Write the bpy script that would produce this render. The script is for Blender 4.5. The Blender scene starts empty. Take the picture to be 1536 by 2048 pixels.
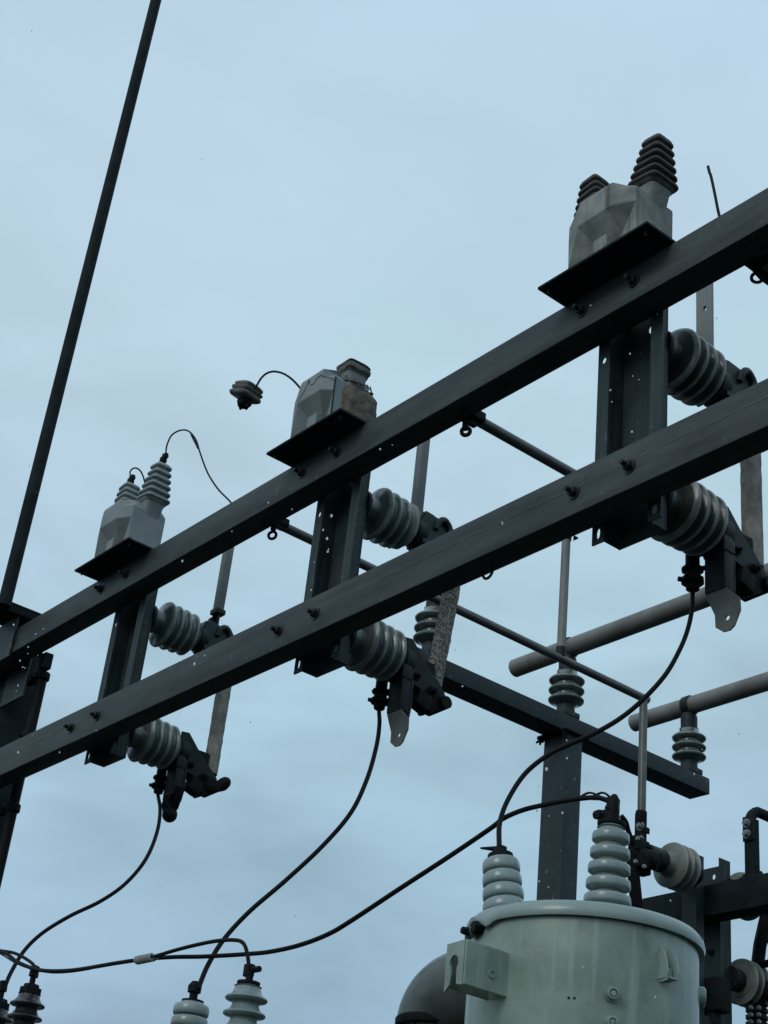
import bpy, bmesh, math, random
from mathutils import Vector, Matrix, noise
random.seed(7)
PI = math.pi
scene = bpy.context.scene
COL = scene.collection

# ---------------------------------------------------------------- camera
MW = Matrix(((0.636552480599601, 0.7649124095744985, 0.0985390537879745),
             (0.329465199676616, -0.3852247093664758, 0.8620061516576096),
             (0.6973188808891827, -0.5162469650975674, -0.49722776409107416)))
FPX = 3110.54
CAM = Vector((0, 0, 1.6))
cam_d = bpy.data.cameras.new("camera")
cam_d.sensor_fit = 'HORIZONTAL'
cam_d.sensor_width = 36.0
cam_d.lens = FPX / 1536 * 36.0
cam_d.clip_start = 0.05
cam_d.clip_end = 3000
cam = bpy.data.objects.new("camera", cam_d)
cam.matrix_world = Matrix.Translation(CAM) @ MW.transposed().to_4x4()
COL.objects.link(cam)
scene.camera = cam
scene.render.resolution_x = 768
scene.render.resolution_y = 1024

# ---------------------------------------------------------------- sky and sun
SUN_EL, SUN_AZ = 32, 166
w = bpy.data.worlds.new("World")
scene.world = w
w.use_nodes = True
nt = w.node_tree
nt.nodes.clear()
out = nt.nodes.new('ShaderNodeOutputWorld')
bg = nt.nodes.new('ShaderNodeBackground')
sky = nt.nodes.new('ShaderNodeTexSky')
sky.sky_type = 'NISHITA'
sky.sun_disc = False
sky.sun_elevation = math.radians(SUN_EL)
sky.sun_rotation = math.radians(SUN_AZ)
sky.air_density = 1.0
sky.dust_density = 2.0
tc = nt.nodes.new('ShaderNodeTexCoord')
# overcast: an even cloud deck drawn over the clear sky, with soft darker banks low down
sep = nt.nodes.new('ShaderNodeSeparateXYZ')
nt.links.new(tc.outputs['Generated'], sep.inputs[0])
mp = nt.nodes.new('ShaderNodeMapping')
mp.inputs['Scale'].default_value = (1.0, 1.0, 2.6)
nt.links.new(tc.outputs['Generated'], mp.inputs[0])
n1 = nt.nodes.new('ShaderNodeTexNoise')
n1.inputs['Scale'].default_value = 6.5
n1.inputs['Detail'].default_value = 3
n1.inputs['Roughness'].default_value = 0.5
n1.inputs['Distortion'].default_value = 0.3
nt.links.new(mp.outputs[0], n1.inputs['Vector'])
ramp = nt.nodes.new('ShaderNodeValToRGB')       # colour by elevation (z of the direction)
ramp.color_ramp.interpolation = 'EASE'
el = ramp.color_ramp.elements
el[0].position = 0.0; el[0].color = (3.4, 4.8, 6.0, 1)
el[1].position = 1.0; el[1].color = (5.3, 7.0, 8.5, 1)
for p, c in ((0.20, (3.5, 5.0, 6.4)), (0.30, (4.0, 5.62, 7.0)), (0.42, (4.6, 6.42, 7.6)), (0.55, (5.1, 6.98, 8.05)), (0.66, (5.35, 7.1, 8.35)), (0.78, (5.45, 7.0, 8.5))):
    e = el.new(p); e.color = (*c, 1)
nt.links.new(sep.outputs['Z'], ramp.inputs[0])
mr = nt.nodes.new('ShaderNodeMapRange')
mr.inputs['From Min'].default_value = 0.3
mr.inputs['From Max'].default_value = 0.7
mr.inputs['To Min'].default_value = 0.83
mr.inputs['To Max'].default_value = 1.10
nt.links.new(n1.outputs[0], mr.inputs[0])
n2 = nt.nodes.new('ShaderNodeTexNoise'); n2.inputs['Scale'].default_value = 2.3; n2.inputs['Detail'].default_value = 2
nt.links.new(tc.outputs['Generated'], n2.inputs['Vector'])
tint = nt.nodes.new('ShaderNodeValToRGB')
tint.color_ramp.elements[0].position = 0.38; tint.color_ramp.elements[0].color = (0.94, 1.0, 0.985, 1)
tint.color_ramp.elements[1].position = 0.62; tint.color_ramp.elements[1].color = (1.0, 0.985, 1.0, 1)
nt.links.new(n2.outputs[0], tint.inputs[0])
tm_ = nt.nodes.new('ShaderNodeVectorMath'); tm_.operation = 'MULTIPLY'
nt.links.new(ramp.outputs[0], tm_.inputs[0]); nt.links.new(tint.outputs[0], tm_.inputs[1])
mulc = nt.nodes.new('ShaderNodeVectorMath'); mulc.operation = 'SCALE'
fade = nt.nodes.new('ShaderNodeMapRange')      # the cloud banks show low down, the deck above is even
fade.inputs['From Min'].default_value = 0.38; fade.inputs['From Max'].default_value = 0.62
fade.inputs['To Min'].default_value = 0.0; fade.inputs['To Max'].default_value = 0.75
nt.links.new(sep.outputs['Z'], fade.inputs[0])
fm = nt.nodes.new('ShaderNodeMix'); fm.data_type = 'FLOAT'
nt.links.new(fade.outputs[0], fm.inputs[0]); nt.links.new(mr.outputs[0], fm.inputs[2]); fm.inputs[3].default_value = 1.0
nt.links.new(tm_.outputs[0], mulc.inputs[0]); nt.links.new(fm.outputs[0], mulc.inputs['Scale'])
mixs = nt.nodes.new('ShaderNodeMix'); mixs.data_type = 'RGBA'
mixs.inputs[0].default_value = 0.94
nt.links.new(sky.outputs[0], mixs.inputs[6]); nt.links.new(mulc.outputs[0], mixs.inputs[7])
nt.links.new(mixs.outputs[2], bg.inputs[0])
bg.inputs[1].default_value = 0.1
nt.links.new(bg.outputs[0], out.inputs[0])

sd = bpy.data.lights.new("sun", 'SUN')
sd.energy = 0.7
sd.angle = math.radians(25)
sd.color = (1.0, 0.97, 0.92)
sun = bpy.data.objects.new("sun", sd)
_a, _e = math.radians(SUN_AZ), math.radians(SUN_EL)
# sky texture: rotation 0 puts the sun at +Y, turning clockwise seen from above
sdir = Vector((math.sin(_a) * math.cos(_e), math.cos(_a) * math.cos(_e), math.sin(_e)))
sun.rotation_euler = sdir.to_track_quat('Z', 'Y').to_euler()
sun.location = (0, 0, 20)
COL.objects.link(sun)

vs = scene.view_settings
vs.view_transform = 'Standard'; vs.look = 'None'; vs.gamma = 1.0; vs.exposure = 0.0
vs.use_curve_mapping = False

# ---------------------------------------------------------------- survey helpers (photo point -> point on a known plane)
def ray(px, py):
    return (MW.transposed() @ Vector((px - 768, 1024 - py, -FPX))).normalized()
def onY(px, py, y):
    d = ray(px, py); return CAM + d * ((y - CAM.y) / d.y)
def onX(px, py, x):
    d = ray(px, py); return CAM + d * ((x - CAM.x) / d.x)
def onZ(px, py, z):
    d = ray(px, py); return CAM + d * ((z - CAM.z) / d.z)

# ---------------------------------------------------------------- materials
def mat(name, color, rough=0.6, metal=0.0, var=0.25, scale=12, coat=0.0, bump=0.15, color2=None, stretch=(1, 1, 1), spots=0.0, spotcol=(0.02, 0.02, 0.02), streak=0.0, spec=0.5, bscale=None):
    m = bpy.data.materials.new(name); m.use_nodes = True
    t = m.node_tree; b = t.nodes['Principled BSDF']
    c = t.nodes.new('ShaderNodeTexCoord')
    g = t.nodes.new('ShaderNodeMapping'); g.inputs['Scale'].default_value = stretch
    t.links.new(c.outputs['Object'], g.inputs[0])
    n = t.nodes.new('ShaderNodeTexNoise'); n.inputs['Scale'].default_value = scale
    n.inputs['Detail'].default_value = 6; n.inputs['Roughness'].default_value = 0.6
    t.links.new(g.outputs[0], n.inputs['Vector'])
    r = t.nodes.new('ShaderNodeValToRGB')
    c2 = color2 or tuple(x * (1 - var) for x in color)
    r.color_ramp.elements[0].position = 0.35; r.color_ramp.elements[0].color = (*c2, 1)
    r.color_ramp.elements[1].position = 0.65
    r.color_ramp.elements[1].color = (*[min(1, x * (1 + var * 0.6)) for x in color], 1)
    t.links.new(n.outputs[0], r.inputs[0])
    last = r.outputs[0]
    if streak:
        g2 = t.nodes.new('ShaderNodeMapping'); g2.inputs['Scale'].default_value = (34, 34, 2.2)
        t.links.new(c.outputs['Object'], g2.inputs[0])
        n2 = t.nodes.new('ShaderNodeTexNoise'); n2.inputs['Scale'].default_value = 1.0; n2.inputs['Detail'].default_value = 3
        t.links.new(g2.outputs[0], n2.inputs['Vector'])
        rr = t.nodes.new('ShaderNodeValToRGB')
        rr.color_ramp.elements[0].position = 0.56; rr.color_ramp.elements[0].color = (0, 0, 0, 1)
        rr.color_ramp.elements[1].position = 0.72; rr.color_ramp.elements[1].color = (streak, streak, streak, 1)
        t.links.new(n2.outputs[0], rr.inputs[0])
        mx = t.nodes.new('ShaderNodeMix'); mx.data_type = 'RGBA'
        t.links.new(rr.outputs[0], mx.inputs[0]); t.links.new(last, mx.inputs[6]); mx.inputs[7].default_value = (*spotcol, 1)
        last = mx.outputs[2]
    if spots:
        n3 = t.nodes.new('ShaderNodeTexNoise'); n3.inputs['Scale'].default_value = scale * 5; n3.inputs['Detail'].default_value = 2
        t.links.new(c.outputs['Object'], n3.inputs['Vector'])
        r3 = t.nodes.new('ShaderNodeValToRGB')
        r3.color_ramp.elements[0].position = 0.66; r3.color_ramp.elements[0].color = (0, 0, 0, 1)
        r3.color_ramp.elements[1].position = 0.74; r3.color_ramp.elements[1].color = (spots, spots, spots, 1)
        t.links.new(n3.outputs[0], r3.inputs[0])
        mx = t.nodes.new('ShaderNodeMix'); mx.data_type = 'RGBA'
        t.links.new(r3.outputs[0], mx.inputs[0]); t.links.new(last, mx.inputs[6]); mx.inputs[7].default_value = (*spotcol, 1)
        last = mx.outputs[2]
    t.links.new(last, b.inputs['Base Color'])
    b.inputs['Roughness'].default_value = rough
    b.inputs['Metallic'].default_value = metal
    b.inputs['Specular IOR Level'].default_value = spec
    b.inputs['Coat Weight'].default_value = coat
    b.inputs['Coat Roughness'].default_value = 0.15
    mrn = t.nodes.new('ShaderNodeMapRange')
    mrn.inputs['To Min'].default_value = max(0.05, rough - 0.1); mrn.inputs['To Max'].default_value = min(1, rough + 0.12)
    t.links.new(n.outputs[0], mrn.inputs[0]); t.links.new(mrn.outputs[0], b.inputs['Roughness'])
    if bump:
        nb = t.nodes.new('ShaderNodeTexNoise'); nb.inputs['Scale'].default_value = bscale or scale * 4; nb.inputs['Detail'].default_value = 4
        t.links.new(c.outputs['Object'], nb.inputs['Vector'])
        bp = t.nodes.new('ShaderNodeBump'); bp.inputs['Strength'].default_value = bump; bp.inputs['Distance'].default_value = 0.004
        t.links.new(nb.outputs[0], bp.inputs['Height']); t.links.new(bp.outputs[0], b.inputs['Normal'])
    return m

M = {}
M['beam'] = mat('galvanised_beam', (0.056, 0.067, 0.065), 0.55, 0.2, 0.5, 5.0, bump=0.2, stretch=(0.35, 2.5, 2.5), spots=0.55, spotcol=(0.14, 0.16, 0.16), bscale=55, spec=0.3)
M['chan'] = mat('galvanised_channel', (0.033, 0.048, 0.048), 0.5, 0.3, 0.45, 5, bump=0.12, stretch=(1, 1, 0.5), spots=0.5, spotcol=(0.10, 0.125, 0.13), spec=0.3, streak=0.3)
M['chan2'] = mat('weld_bead', (0.22, 0.25, 0.25), 0.5, 0.3, 0.4, 5)
M['rack'] = mat('dark_rack_steel', (0.015, 0.022, 0.024), 0.75, 0.05, 0.45, 8, bump=0.2, spots=0.5, spotcol=(0.06, 0.075, 0.08), spec=0.12)
M['post'] = mat('speckled_zinc_post', (0.028, 0.041, 0.046), 0.55, 0.2, 0.3, 6, bump=0.15, spots=0.9, spotcol=(0.12, 0.16, 0.17), spec=0.3)
M['dark'] = mat('blackened_iron', (0.009, 0.010, 0.011), 0.65, 0.1, 0.4, 20, bump=0.3, spec=0.15)
M['cast'] = mat('dark_cast_fitting', (0.016, 0.021, 0.023), 0.5, 0.2, 0.4, 16, bump=0.3, spec=0.25, spots=0.4, spotcol=(0.05, 0.055, 0.055))
M['bolt'] = mat('dull_bolt', (0.014, 0.016, 0.017), 0.5, 0.2, 0.4, 30, bump=0.2)
M['zinc'] = mat('zinc_bolt', (0.26, 0.28, 0.28), 0.35, 0.6, 0.3, 30, bump=0.2)
M['porc'] = mat('grey_green_porcelain', (0.10, 0.13, 0.12), 0.24, 0, 0.25, 7, coat=0.7, bump=0.08, spots=0.35, spotcol=(0.16, 0.17, 0.15))
M['porcb'] = mat('soot_brown_porcelain', (0.045, 0.050, 0.046), 0.35, 0, 0.35, 7, coat=0.3, bump=0.1, spots=0.4, spotcol=(0.16, 0.15, 0.12))
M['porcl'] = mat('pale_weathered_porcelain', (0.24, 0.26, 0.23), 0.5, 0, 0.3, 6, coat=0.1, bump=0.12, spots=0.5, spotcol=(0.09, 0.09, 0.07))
M['bush'] = mat('light_grey_glaze', (0.225, 0.28, 0.27), 0.28, 0, 0.2, 5, coat=0.4, bump=0.04, spots=0.3, spotcol=(0.14, 0.16, 0.15))
M['rim'] = mat('pale_glaze_rim_highlight', (0.23, 0.27, 0.25), 0.35, 0, 0.4, 14, coat=0.3, bump=0.08)  # thin glaze at the shed rims, paler to paint in their edge highlights
M['brn'] = mat('dark_brown_glaze', (0.018, 0.018, 0.018), 0.3, 0, 0.3, 8, coat=0.3, bump=0.05)
M['epoxy'] = mat('grey_epoxy', (0.235, 0.27, 0.27), 0.6, 0, 0.15, 7, bump=0.12, spec=0.3, spots=0.2, spotcol=(0.12, 0.13, 0.12))
M['epoxyd'] = mat('weathered_grey_epoxy', (0.26, 0.28, 0.26), 0.7, 0, 0.4, 9, bump=0.25, spec=0.2, streak=0.75, spotcol=(0.09, 0.075, 0.045), spots=0.4)
M['epoxym'] = mat('charred_grey_epoxy', (0.13, 0.135, 0.125), 0.7, 0, 0.4, 12, bump=0.3, spec=0.2, spots=0.3)
M['porcd'] = mat('dusty_porcelain', (0.17, 0.185, 0.16), 0.5, 0, 0.3, 6, coat=0.1, bump=0.12, spots=0.5, spotcol=(0.08, 0.08, 0.065))
M['epoxys'] = mat('soot_dark_epoxy', (0.085, 0.082, 0.074), 0.75, 0, 0.4, 14, bump=0.3, spec=0.2)
M['core'] = mat('rough_brown_core', (0.14, 0.125, 0.102), 0.95, 0, 0.35, 22, bump=1.0, spec=0.1, spots=0.3, spotcol=(0.05, 0.042, 0.034))
M['tube'] = mat('dull_aluminium_tube', (0.14, 0.15, 0.145), 0.5, 0.3, 0.3, 8, bump=0.15, spec=0.4, spots=0.3, spotcol=(0.06, 0.065, 0.06))
M['tubel'] = mat('pale_aluminium_tube', (0.24, 0.245, 0.23), 0.6, 0.2, 0.25, 9, bump=0.2, spec=0.3, spots=0.4, spotcol=(0.10, 0.10, 0.09), stretch=(1, 1, .3))
M['busb'] = mat('dark_bus_pipe', (0.125, 0.13, 0.12), 0.42, 0.4, 0.3, 6, bump=0.1, spots=0.3, spotcol=(0.05, 0.05, 0.045))
M['busw'] = mat('weathered_bus_pipe', (0.20, 0.195, 0.178), 0.55, 0.25, 0.3, 5, bump=0.15, spots=0.5, spotcol=(0.07, 0.066, 0.055))
M['cable'] = mat('black_cable', (0.006, 0.006, 0.007), 0.6, 0, 0.3, 30, bump=0.0, spec=0.15)
M['cableg'] = mat('grey_bare_cable', (0.16, 0.17, 0.17), 0.5, 0.4, 0.3, 60, bump=0.3)
M['tank'] = mat('sage_green_paint', (0.25, 0.325, 0.262), 0.33, 0, 0.36, 4.5, coat=0.35, bump=0.10, streak=0.75, spotcol=(0.36, 0.41, 0.37), spec=0.6, spots=0.3)
M['lid'] = mat('pale_green_lid_paint', (0.245, 0.32, 0.292), 0.36, 0, 0.12, 3, coat=0.4, bump=0.03, spots=0.2, spotcol=(0.12, 0.16, 0.15))
M['elbow'] = mat('dark_green_pipe', (0.085, 0.10, 0.088), 0.38, 0.1, 0.4, 6, coat=0.2, bump=0.1, spots=0.4, spotcol=(0.12, 0.14, 0.13))
M['snow'] = bpy.data.materials.new('snow'); M['snow'].use_nodes = True
_t = M['snow'].node_tree; _p = _t.nodes['Principled BSDF']; _p.inputs['Base Color'].default_value = (.9, .92, .94, 1); _p.inputs['Roughness'].default_value = .9
_tr = _t.nodes.new('ShaderNodeBsdfTranslucent'); _tr.inputs[0].default_value = (1, 1, 1, 1)
_mx = _t.nodes.new('ShaderNodeMixShader'); _mx.inputs[0].default_value = .7
_t.links.new(_p.outputs[0], _mx.inputs[1]); _t.links.new(_tr.outputs[0], _mx.inputs[2]); _t.links.new(_mx.outputs[0], _t.nodes['Material Output'].inputs[0])
M['gravel'] = mat('dark_wet_gravel', (0.02, 0.021, 0.020), 0.9, 0, 0.5, 9, bump=0.6, spec=0.2)
M['crack'] = mat('black_crack', (0.01, 0.01, 0.01), 0.9, 0, 0.2, 30, bump=0)

# bark-like tape wrapped on the fuse tubes
def tape_mat(nm, ws, dist, ca, cb, bs):
    m = bpy.data.materials.new(nm); m.use_nodes = True
    t = m.node_tree; b = t.nodes['Principled BSDF']
    c = t.nodes.new('ShaderNodeTexCoord')
    n = t.nodes.new('ShaderNodeTexNoise'); n.inputs['Scale'].default_value = 22; n.inputs['Detail'].default_value = 5; n.inputs['Distortion'].default_value = 2.2
    t.links.new(c.outputs['Object'], n.inputs['Vector'])
    wv = t.nodes.new('ShaderNodeTexWave'); wv.inputs['Scale'].default_value = ws; wv.inputs['Distortion'].default_value = dist
    wv.inputs['Detail'].default_value = 5; wv.inputs['Detail Scale'].default_value = 2.2; wv.inputs['Detail Roughness'].default_value = 0.65; wv.bands_direction = 'DIAGONAL'
    t.links.new(c.outputs['Object'], wv.inputs['Vector'])
    r = t.nodes.new('ShaderNodeValToRGB')
    r.color_ramp.elements[0].position = 0.02; r.color_ramp.elements[0].color = (*ca, 1)
    r.color_ramp.elements[1].position = 0.42; r.color_ramp.elements[1].color = (*cb, 1)
    t.links.new(wv.outputs[1], r.inputs[0])
    t.links.new(r.outputs[0], b.inputs['Base Color'])
    ad = t.nodes.new('ShaderNodeMath'); ad.operation = 'ADD'
    t.links.new(n.outputs[0], ad.inputs[0]); t.links.new(wv.outputs[1], ad.inputs[1])
    bp = t.nodes.new('ShaderNodeBump'); bp.inputs['Strength'].default_value = bs; bp.inputs['Distance'].default_value = 0.006
    t.links.new(ad.outputs[0], bp.inputs['Height']); t.links.new(bp.outputs[0], b.inputs['Normal'])
    b.inputs['Roughness'].default_value = 0.9
    return m
M['tape'] = tape_mat('wrinkled_peeling_wrap', 11, 20, (0.09, 0.082, 0.07), (0.38, 0.365, 0.32), 0.9)
M['tape2'] = mat('fibrous_wrap', (0.29, 0.275, 0.24), 0.9, 0, 0.35, 22, bump=0.9, spots=0.45, spotcol=(0.07, 0.065, 0.055), stretch=(1, 1, .6), spec=0.15, bscale=60)

# ---------------------------------------------------------------- mesh helpers
def tag(o, label, cat, group=None, kind=None):
    if label: o['label'] = label
    if cat: o['category'] = cat
    if group: o['group'] = group
    if kind: o['kind'] = kind
    return o

def thing(name, label, cat, loc=(0, 0, 0), group=None):
    o = bpy.data.objects.new(name, None); COL.objects.link(o)
    o.empty_display_size = 0.1
    o.location = loc
    return tag(o, label, cat, group)

def obj(name, bm, m, parent=None, smooth=True, label=None, ang=35, off=None):
    """bm is in world space when off is given (off = parent's world origin), else local"""
    bmesh.ops.recalc_face_normals(bm, faces=bm.faces)
    if off is not None:
        bmesh.ops.translate(bm, verts=bm.verts, vec=-Vector(off))
    me = bpy.data.meshes.new(name); bm.to_mesh(me); bm.free()
    me.materials.append(M[m] if isinstance(m, str) else m)
    if smooth:
        me.polygons.foreach_set('use_smooth', [True] * len(me.polygons))
        me.set_sharp_from_angle(angle=math.radians(ang))
    o = bpy.data.objects.new(name, me); COL.objects.link(o)
    if parent: o.parent = parent
    if label: o['label'] = label
    return o

def B(): return bmesh.new()

def frame(axis, up=None):
    z = Vector(axis).normalized()
    u = Vector(up) if up else (Vector((0, 0, 1)) if abs(z.z) < 0.95 else Vector((1, 0, 0)))
    x = u.cross(z).normalized(); y = z.cross(x)
    return Matrix((x, y, z)).transposed()

def add_box(bm, c, s, rot=None, bev=0.003):
    """c centre, s full size"""
    t = bmesh.new()
    bmesh.ops.create_cube(t, size=1)
    bmesh.ops.scale(t, vec=s, verts=t.verts)
    if bev:
        bmesh.ops.bevel(t, geom=t.edges[:], offset=min(bev, min(s) * 0.3), segments=1 if bev < 0.004 else 2, affect='EDGES', profile=0.6)
    mt = Matrix.Translation(Vector(c)) @ (rot.to_4x4() if rot else Matrix.Identity(4))
    bmesh.ops.transform(t, matrix=mt, verts=t.verts)
    me = bpy.data.meshes.new('t'); t.to_mesh(me); t.free(); bm.from_mesh(me); bpy.data.meshes.remove(me)
    return bm

def bx(bm, x0, x1, y0, y1, z0, z1, bev=0.003):
    return add_box(bm, ((x0+x1)/2, (y0+y1)/2, (z0+z1)/2), (abs(x1-x0), abs(y1-y0), abs(z1-z0)), None, bev)

def smoothpath(pts, n=8):
    P = [Vector(p) for p in pts]
    if len(P) < 3: return P
    Q = [P[0] * 2 - P[1]] + P + [P[-1] * 2 - P[-2]]
    r = []
    for i in range(1, len(Q) - 2):
        a, b, c, d = Q[i-1:i+3]
        for k in range(n):
            t = k / n
            r.append(0.5 * ((2*b) + (c-a)*t + (2*a-5*b+4*c-d)*t*t + (3*b-a-3*c+d)*t*t*t))
    r.append(P[-1])
    return r

def add_tube(bm, pts, rad, seg=12, cap=True):
    P = [Vector(p) for p in pts]; n = len(P)
    rads = rad if isinstance(rad, (list, tuple)) else [rad] * n
    T = []
    for i in range(n):
        T.append((P[min(i+1, n-1)] - P[max(i-1, 0)]).normalized())
    F = frame(T[0]); x = F.col[0]
    rings = []
    for i in range(n):
        x = (x - T[i] * x.dot(T[i])).normalized(); y = T[i].cross(x)
        rings.append([bm.verts.new(P[i] + (x * math.cos(2*PI*k/seg) + y * math.sin(2*PI*k/seg)) * rads[i]) for k in range(seg)])
    for i in range(n - 1):
        for k in range(seg):
            bm.faces.new((rings[i][k], rings[i][(k+1) % seg], rings[i+1][(k+1) % seg], rings[i+1][k]))
    if cap:
        bm.faces.new(rings[0][::-1]); bm.faces.new(rings[-1])
    return bm

def add_lathe(bm, prof, org, axis, seg=36, sq=None, ph=0.0, up=None):
    """prof: (h, r) along axis. sq: superellipse exponent for rounded-square outline"""
    F = frame(axis, up); org = Vector(org)
    rings = []
    for h, r in prof:
        ring = []
        for k in range(seg):
            a = 2*PI*k/seg + ph
            ca, sa = math.cos(a), math.sin(a)
            q = 1.0
            if sq: q = (abs(ca)**sq + abs(sa)**sq) ** (-1/sq)
            ring.append(bm.verts.new(org + F @ Vector((ca*q*r, sa*q*r, h))))
        rings.append(ring)
    for i in range(len(rings)-1):
        for k in range(seg):
            bm.faces.new((rings[i][k], rings[i][(k+1) % seg], rings[i+1][(k+1) % seg], rings[i+1][k]))
    bm.faces.new(rings[0][::-1]); bm.faces.new(rings[-1])
    return bm

def add_prism(bm, poly, a, b):
    """poly: list of 3-D points (planar); extruded by vector b-a"""
    d = Vector(b) - Vector(a)
    v0 = [bm.verts.new(Vector(p)) for p in poly]; v1 = [bm.verts.new(Vector(p) + d) for p in poly]
    n = len(poly)
    bm.faces.new(v0[::-1]); bm.faces.new(v1)
    for i in range(n): bm.faces.new((v0[i], v0[(i+1) % n], v1[(i+1) % n], v1[i]))
    return bm

def add_bolt(bm, p, axis, r=0.016, L=0.02, washer=True):
    ax = Vector(axis).normalized(); p = Vector(p)
    if washer: add_lathe(bm, [(0, r*1.5), (r*0.25, r*1.45)], p, ax, 20)
    add_lathe(bm, [(r*0.25, r), (r*0.25+r*0.9, r), (r*1.3, r*0.85)], p, ax, 6, ph=0.4)
    add_lathe(bm, [(r*1.2, r*0.55), (r*1.2+L, r*0.5)], p, ax, 10)
    return bm

def rim_faces(o, c, ax, rmin, m='rim'):  # recolours the outermost shed faces paler, as painted edge highlights
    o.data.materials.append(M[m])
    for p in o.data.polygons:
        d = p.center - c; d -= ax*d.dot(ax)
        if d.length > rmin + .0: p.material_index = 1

def plate_with_holes(bm, x0, x1, z0, z1, y, th, holes):
    """plate in XZ plane at y..y+th; holes: (cx, cz, rx, rz) true openings"""
    hs = sorted(holes, key=lambda h: h[1])
    segs = []
    for (cx, cz, rx, rz) in hs: segs.append((cz - rz*1.5, cz + rz*1.5, (cx, cz, rx, rz)))
    zc = z0; bands = []
    for a, b, h in segs:
        if a > zc: bands.append((zc, a, None))
        bands.append((a, b, h)); zc = b
    if zc < z1: bands.append((zc, z1, None))
    N = 20
    def ringq(cx, cz, rx, rz, a):
        return (cx + rx*math.cos(a), cz + rz*math.sin(a))
    for a, b, h in bands:
        if h is None:
            for yy in (y, y+th):
                bm.faces.new([bm.verts.new((xx, yy, zz)) for xx, zz in ((x0, a), (x1, a), (x1, b), (x0, b))])
        else:
            cx, cz, rx, rz = h
            angs = [2*PI*k/N for k in range(N)]
            def outer(t):
                c, s = math.cos(t), math.sin(t)
                tx = ((x1-cx) if c > 0 else (cx-x0)) / max(1e-6, abs(c)); tz = ((b-cz) if s > 0 else (cz-a)) / max(1e-6, abs(s))
                q = min(tx, tz); return (cx + c*q, cz + s*q)
            corner = [math.atan2(zz-cz, xx-cx) % (2*PI) for xx in (x0, x1) for zz in (a, b)]
            angs = sorted(set(angs + corner))
            n = len(angs)
            inn, ou = [], []
            for yy in (y, y+th):
                inn.append([bm.verts.new((ringq(cx, cz, rx, rz, t)[0], yy, ringq(cx, cz, rx, rz, t)[1])) for t in angs])
                ou.append([bm.verts.new((outer(t)[0], yy, outer(t)[1])) for t in angs])
            for k in range(n):
                j = (k+1) % n
                for L in (0, 1): bm.faces.new((inn[L][k], inn[L][j], ou[L][j], ou[L][k]))
                bm.faces.new((inn[0][k], inn[0][j], inn[1][j], inn[1][k]))
    for (xa, za, xb, zb) in ((x0, z0, x1, z0), (x1, z0, x1, z1), (x1, z1, x0, z1), (x0, z1, x0, z0)):
        bm.faces.new([bm.verts.new(p) for p in ((xa, y, za), (xb, y, zb), (xb, y+th, zb), (xa, y+th, za))])
    return bm

def children(o): return [c for c in bpy.data.objects if c.parent == o]
def copy_tree(o, parent=None):
    c = o.copy(); COL.objects.link(c)
    c.parent = parent
    for ch in children(o): copy_tree(ch, c)
    return c

def jitter(bm, amp, sc=20):
    for v in bm.verts:
        v.co += noise.noise_vector(v.co * sc) * amp

# ---------------------------------------------------------------- ground
bm = B(); bmesh.ops.create_grid(bm, x_segments=2, y_segments=2, size=1500)
tag(obj('ground', bm, 'gravel', smooth=False), 'dark wet gravel ground of the substation yard', 'ground', kind='structure')

# ---------------------------------------------------------------- the two long beams
U0, U1, UD = 4.8265, 4.971, 3.111
L0, L1, LD = 4.099, 4.2625, 3.102
def box_beam(name, x0, x1, y0, y1, z0, z1, m, label, seam=False):
    t = thing(name, label, 'steel beam', ((x0+x1)/2, y0, z0), 'long galvanised crossbeams')
    o = t.location
    bm = B()
    if seam:
        zs = z0 + (z1-z0)*0.60
        bx(bm, x0, x1, y0, y1, z0, z1, 0.006)
        obj('beam_body', bm, m, t, off=o)
        bm = B(); N = 120
        add_tube(bm, [(x0 + .01 + (x1-x0-.02)*k/N, y0-.0002, zs + .0022*noise.noise(Vector((k*.5, 0, 0)))) for k in range(N+1)], [.0013 + .0006*noise.noise(Vector((k*1.3, 4, 0))) for k in range(N+1)], 6)
        obj('weld_seam', bm, 'chan2', t, off=o)
    else:
        bx(bm, x0, x1, y0, y1, z0, z1, 0.006)
        obj('beam_body', bm, m, t, off=o)
    return t
upper_beam = box_beam('steel_beam', -7.6, -1.6, 3.0, UD, U0, U1, 'beam', 'upper of the two long diagonal beams, carrying the three grey transformer blocks')
lower_beam = box_beam('steel_beam', -7.9, -1.6, 3.0, LD, L0, L1, 'beam', 'lower of the two long diagonal beams, with paired bolts and a faint lengthwise seam', True)
# small nibs and bolts under the beams
bm = B()
for x in (-2.35, -3.26, -3.72, -4.2, -5.0, -5.55):
    add_bolt(bm, (x, UD - 0.03, U0), (0, 0, -1), 0.009, 0.008, False)
obj('under_bolt', bm, 'bolt', upper_beam, off=upper_beam.location)

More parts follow.
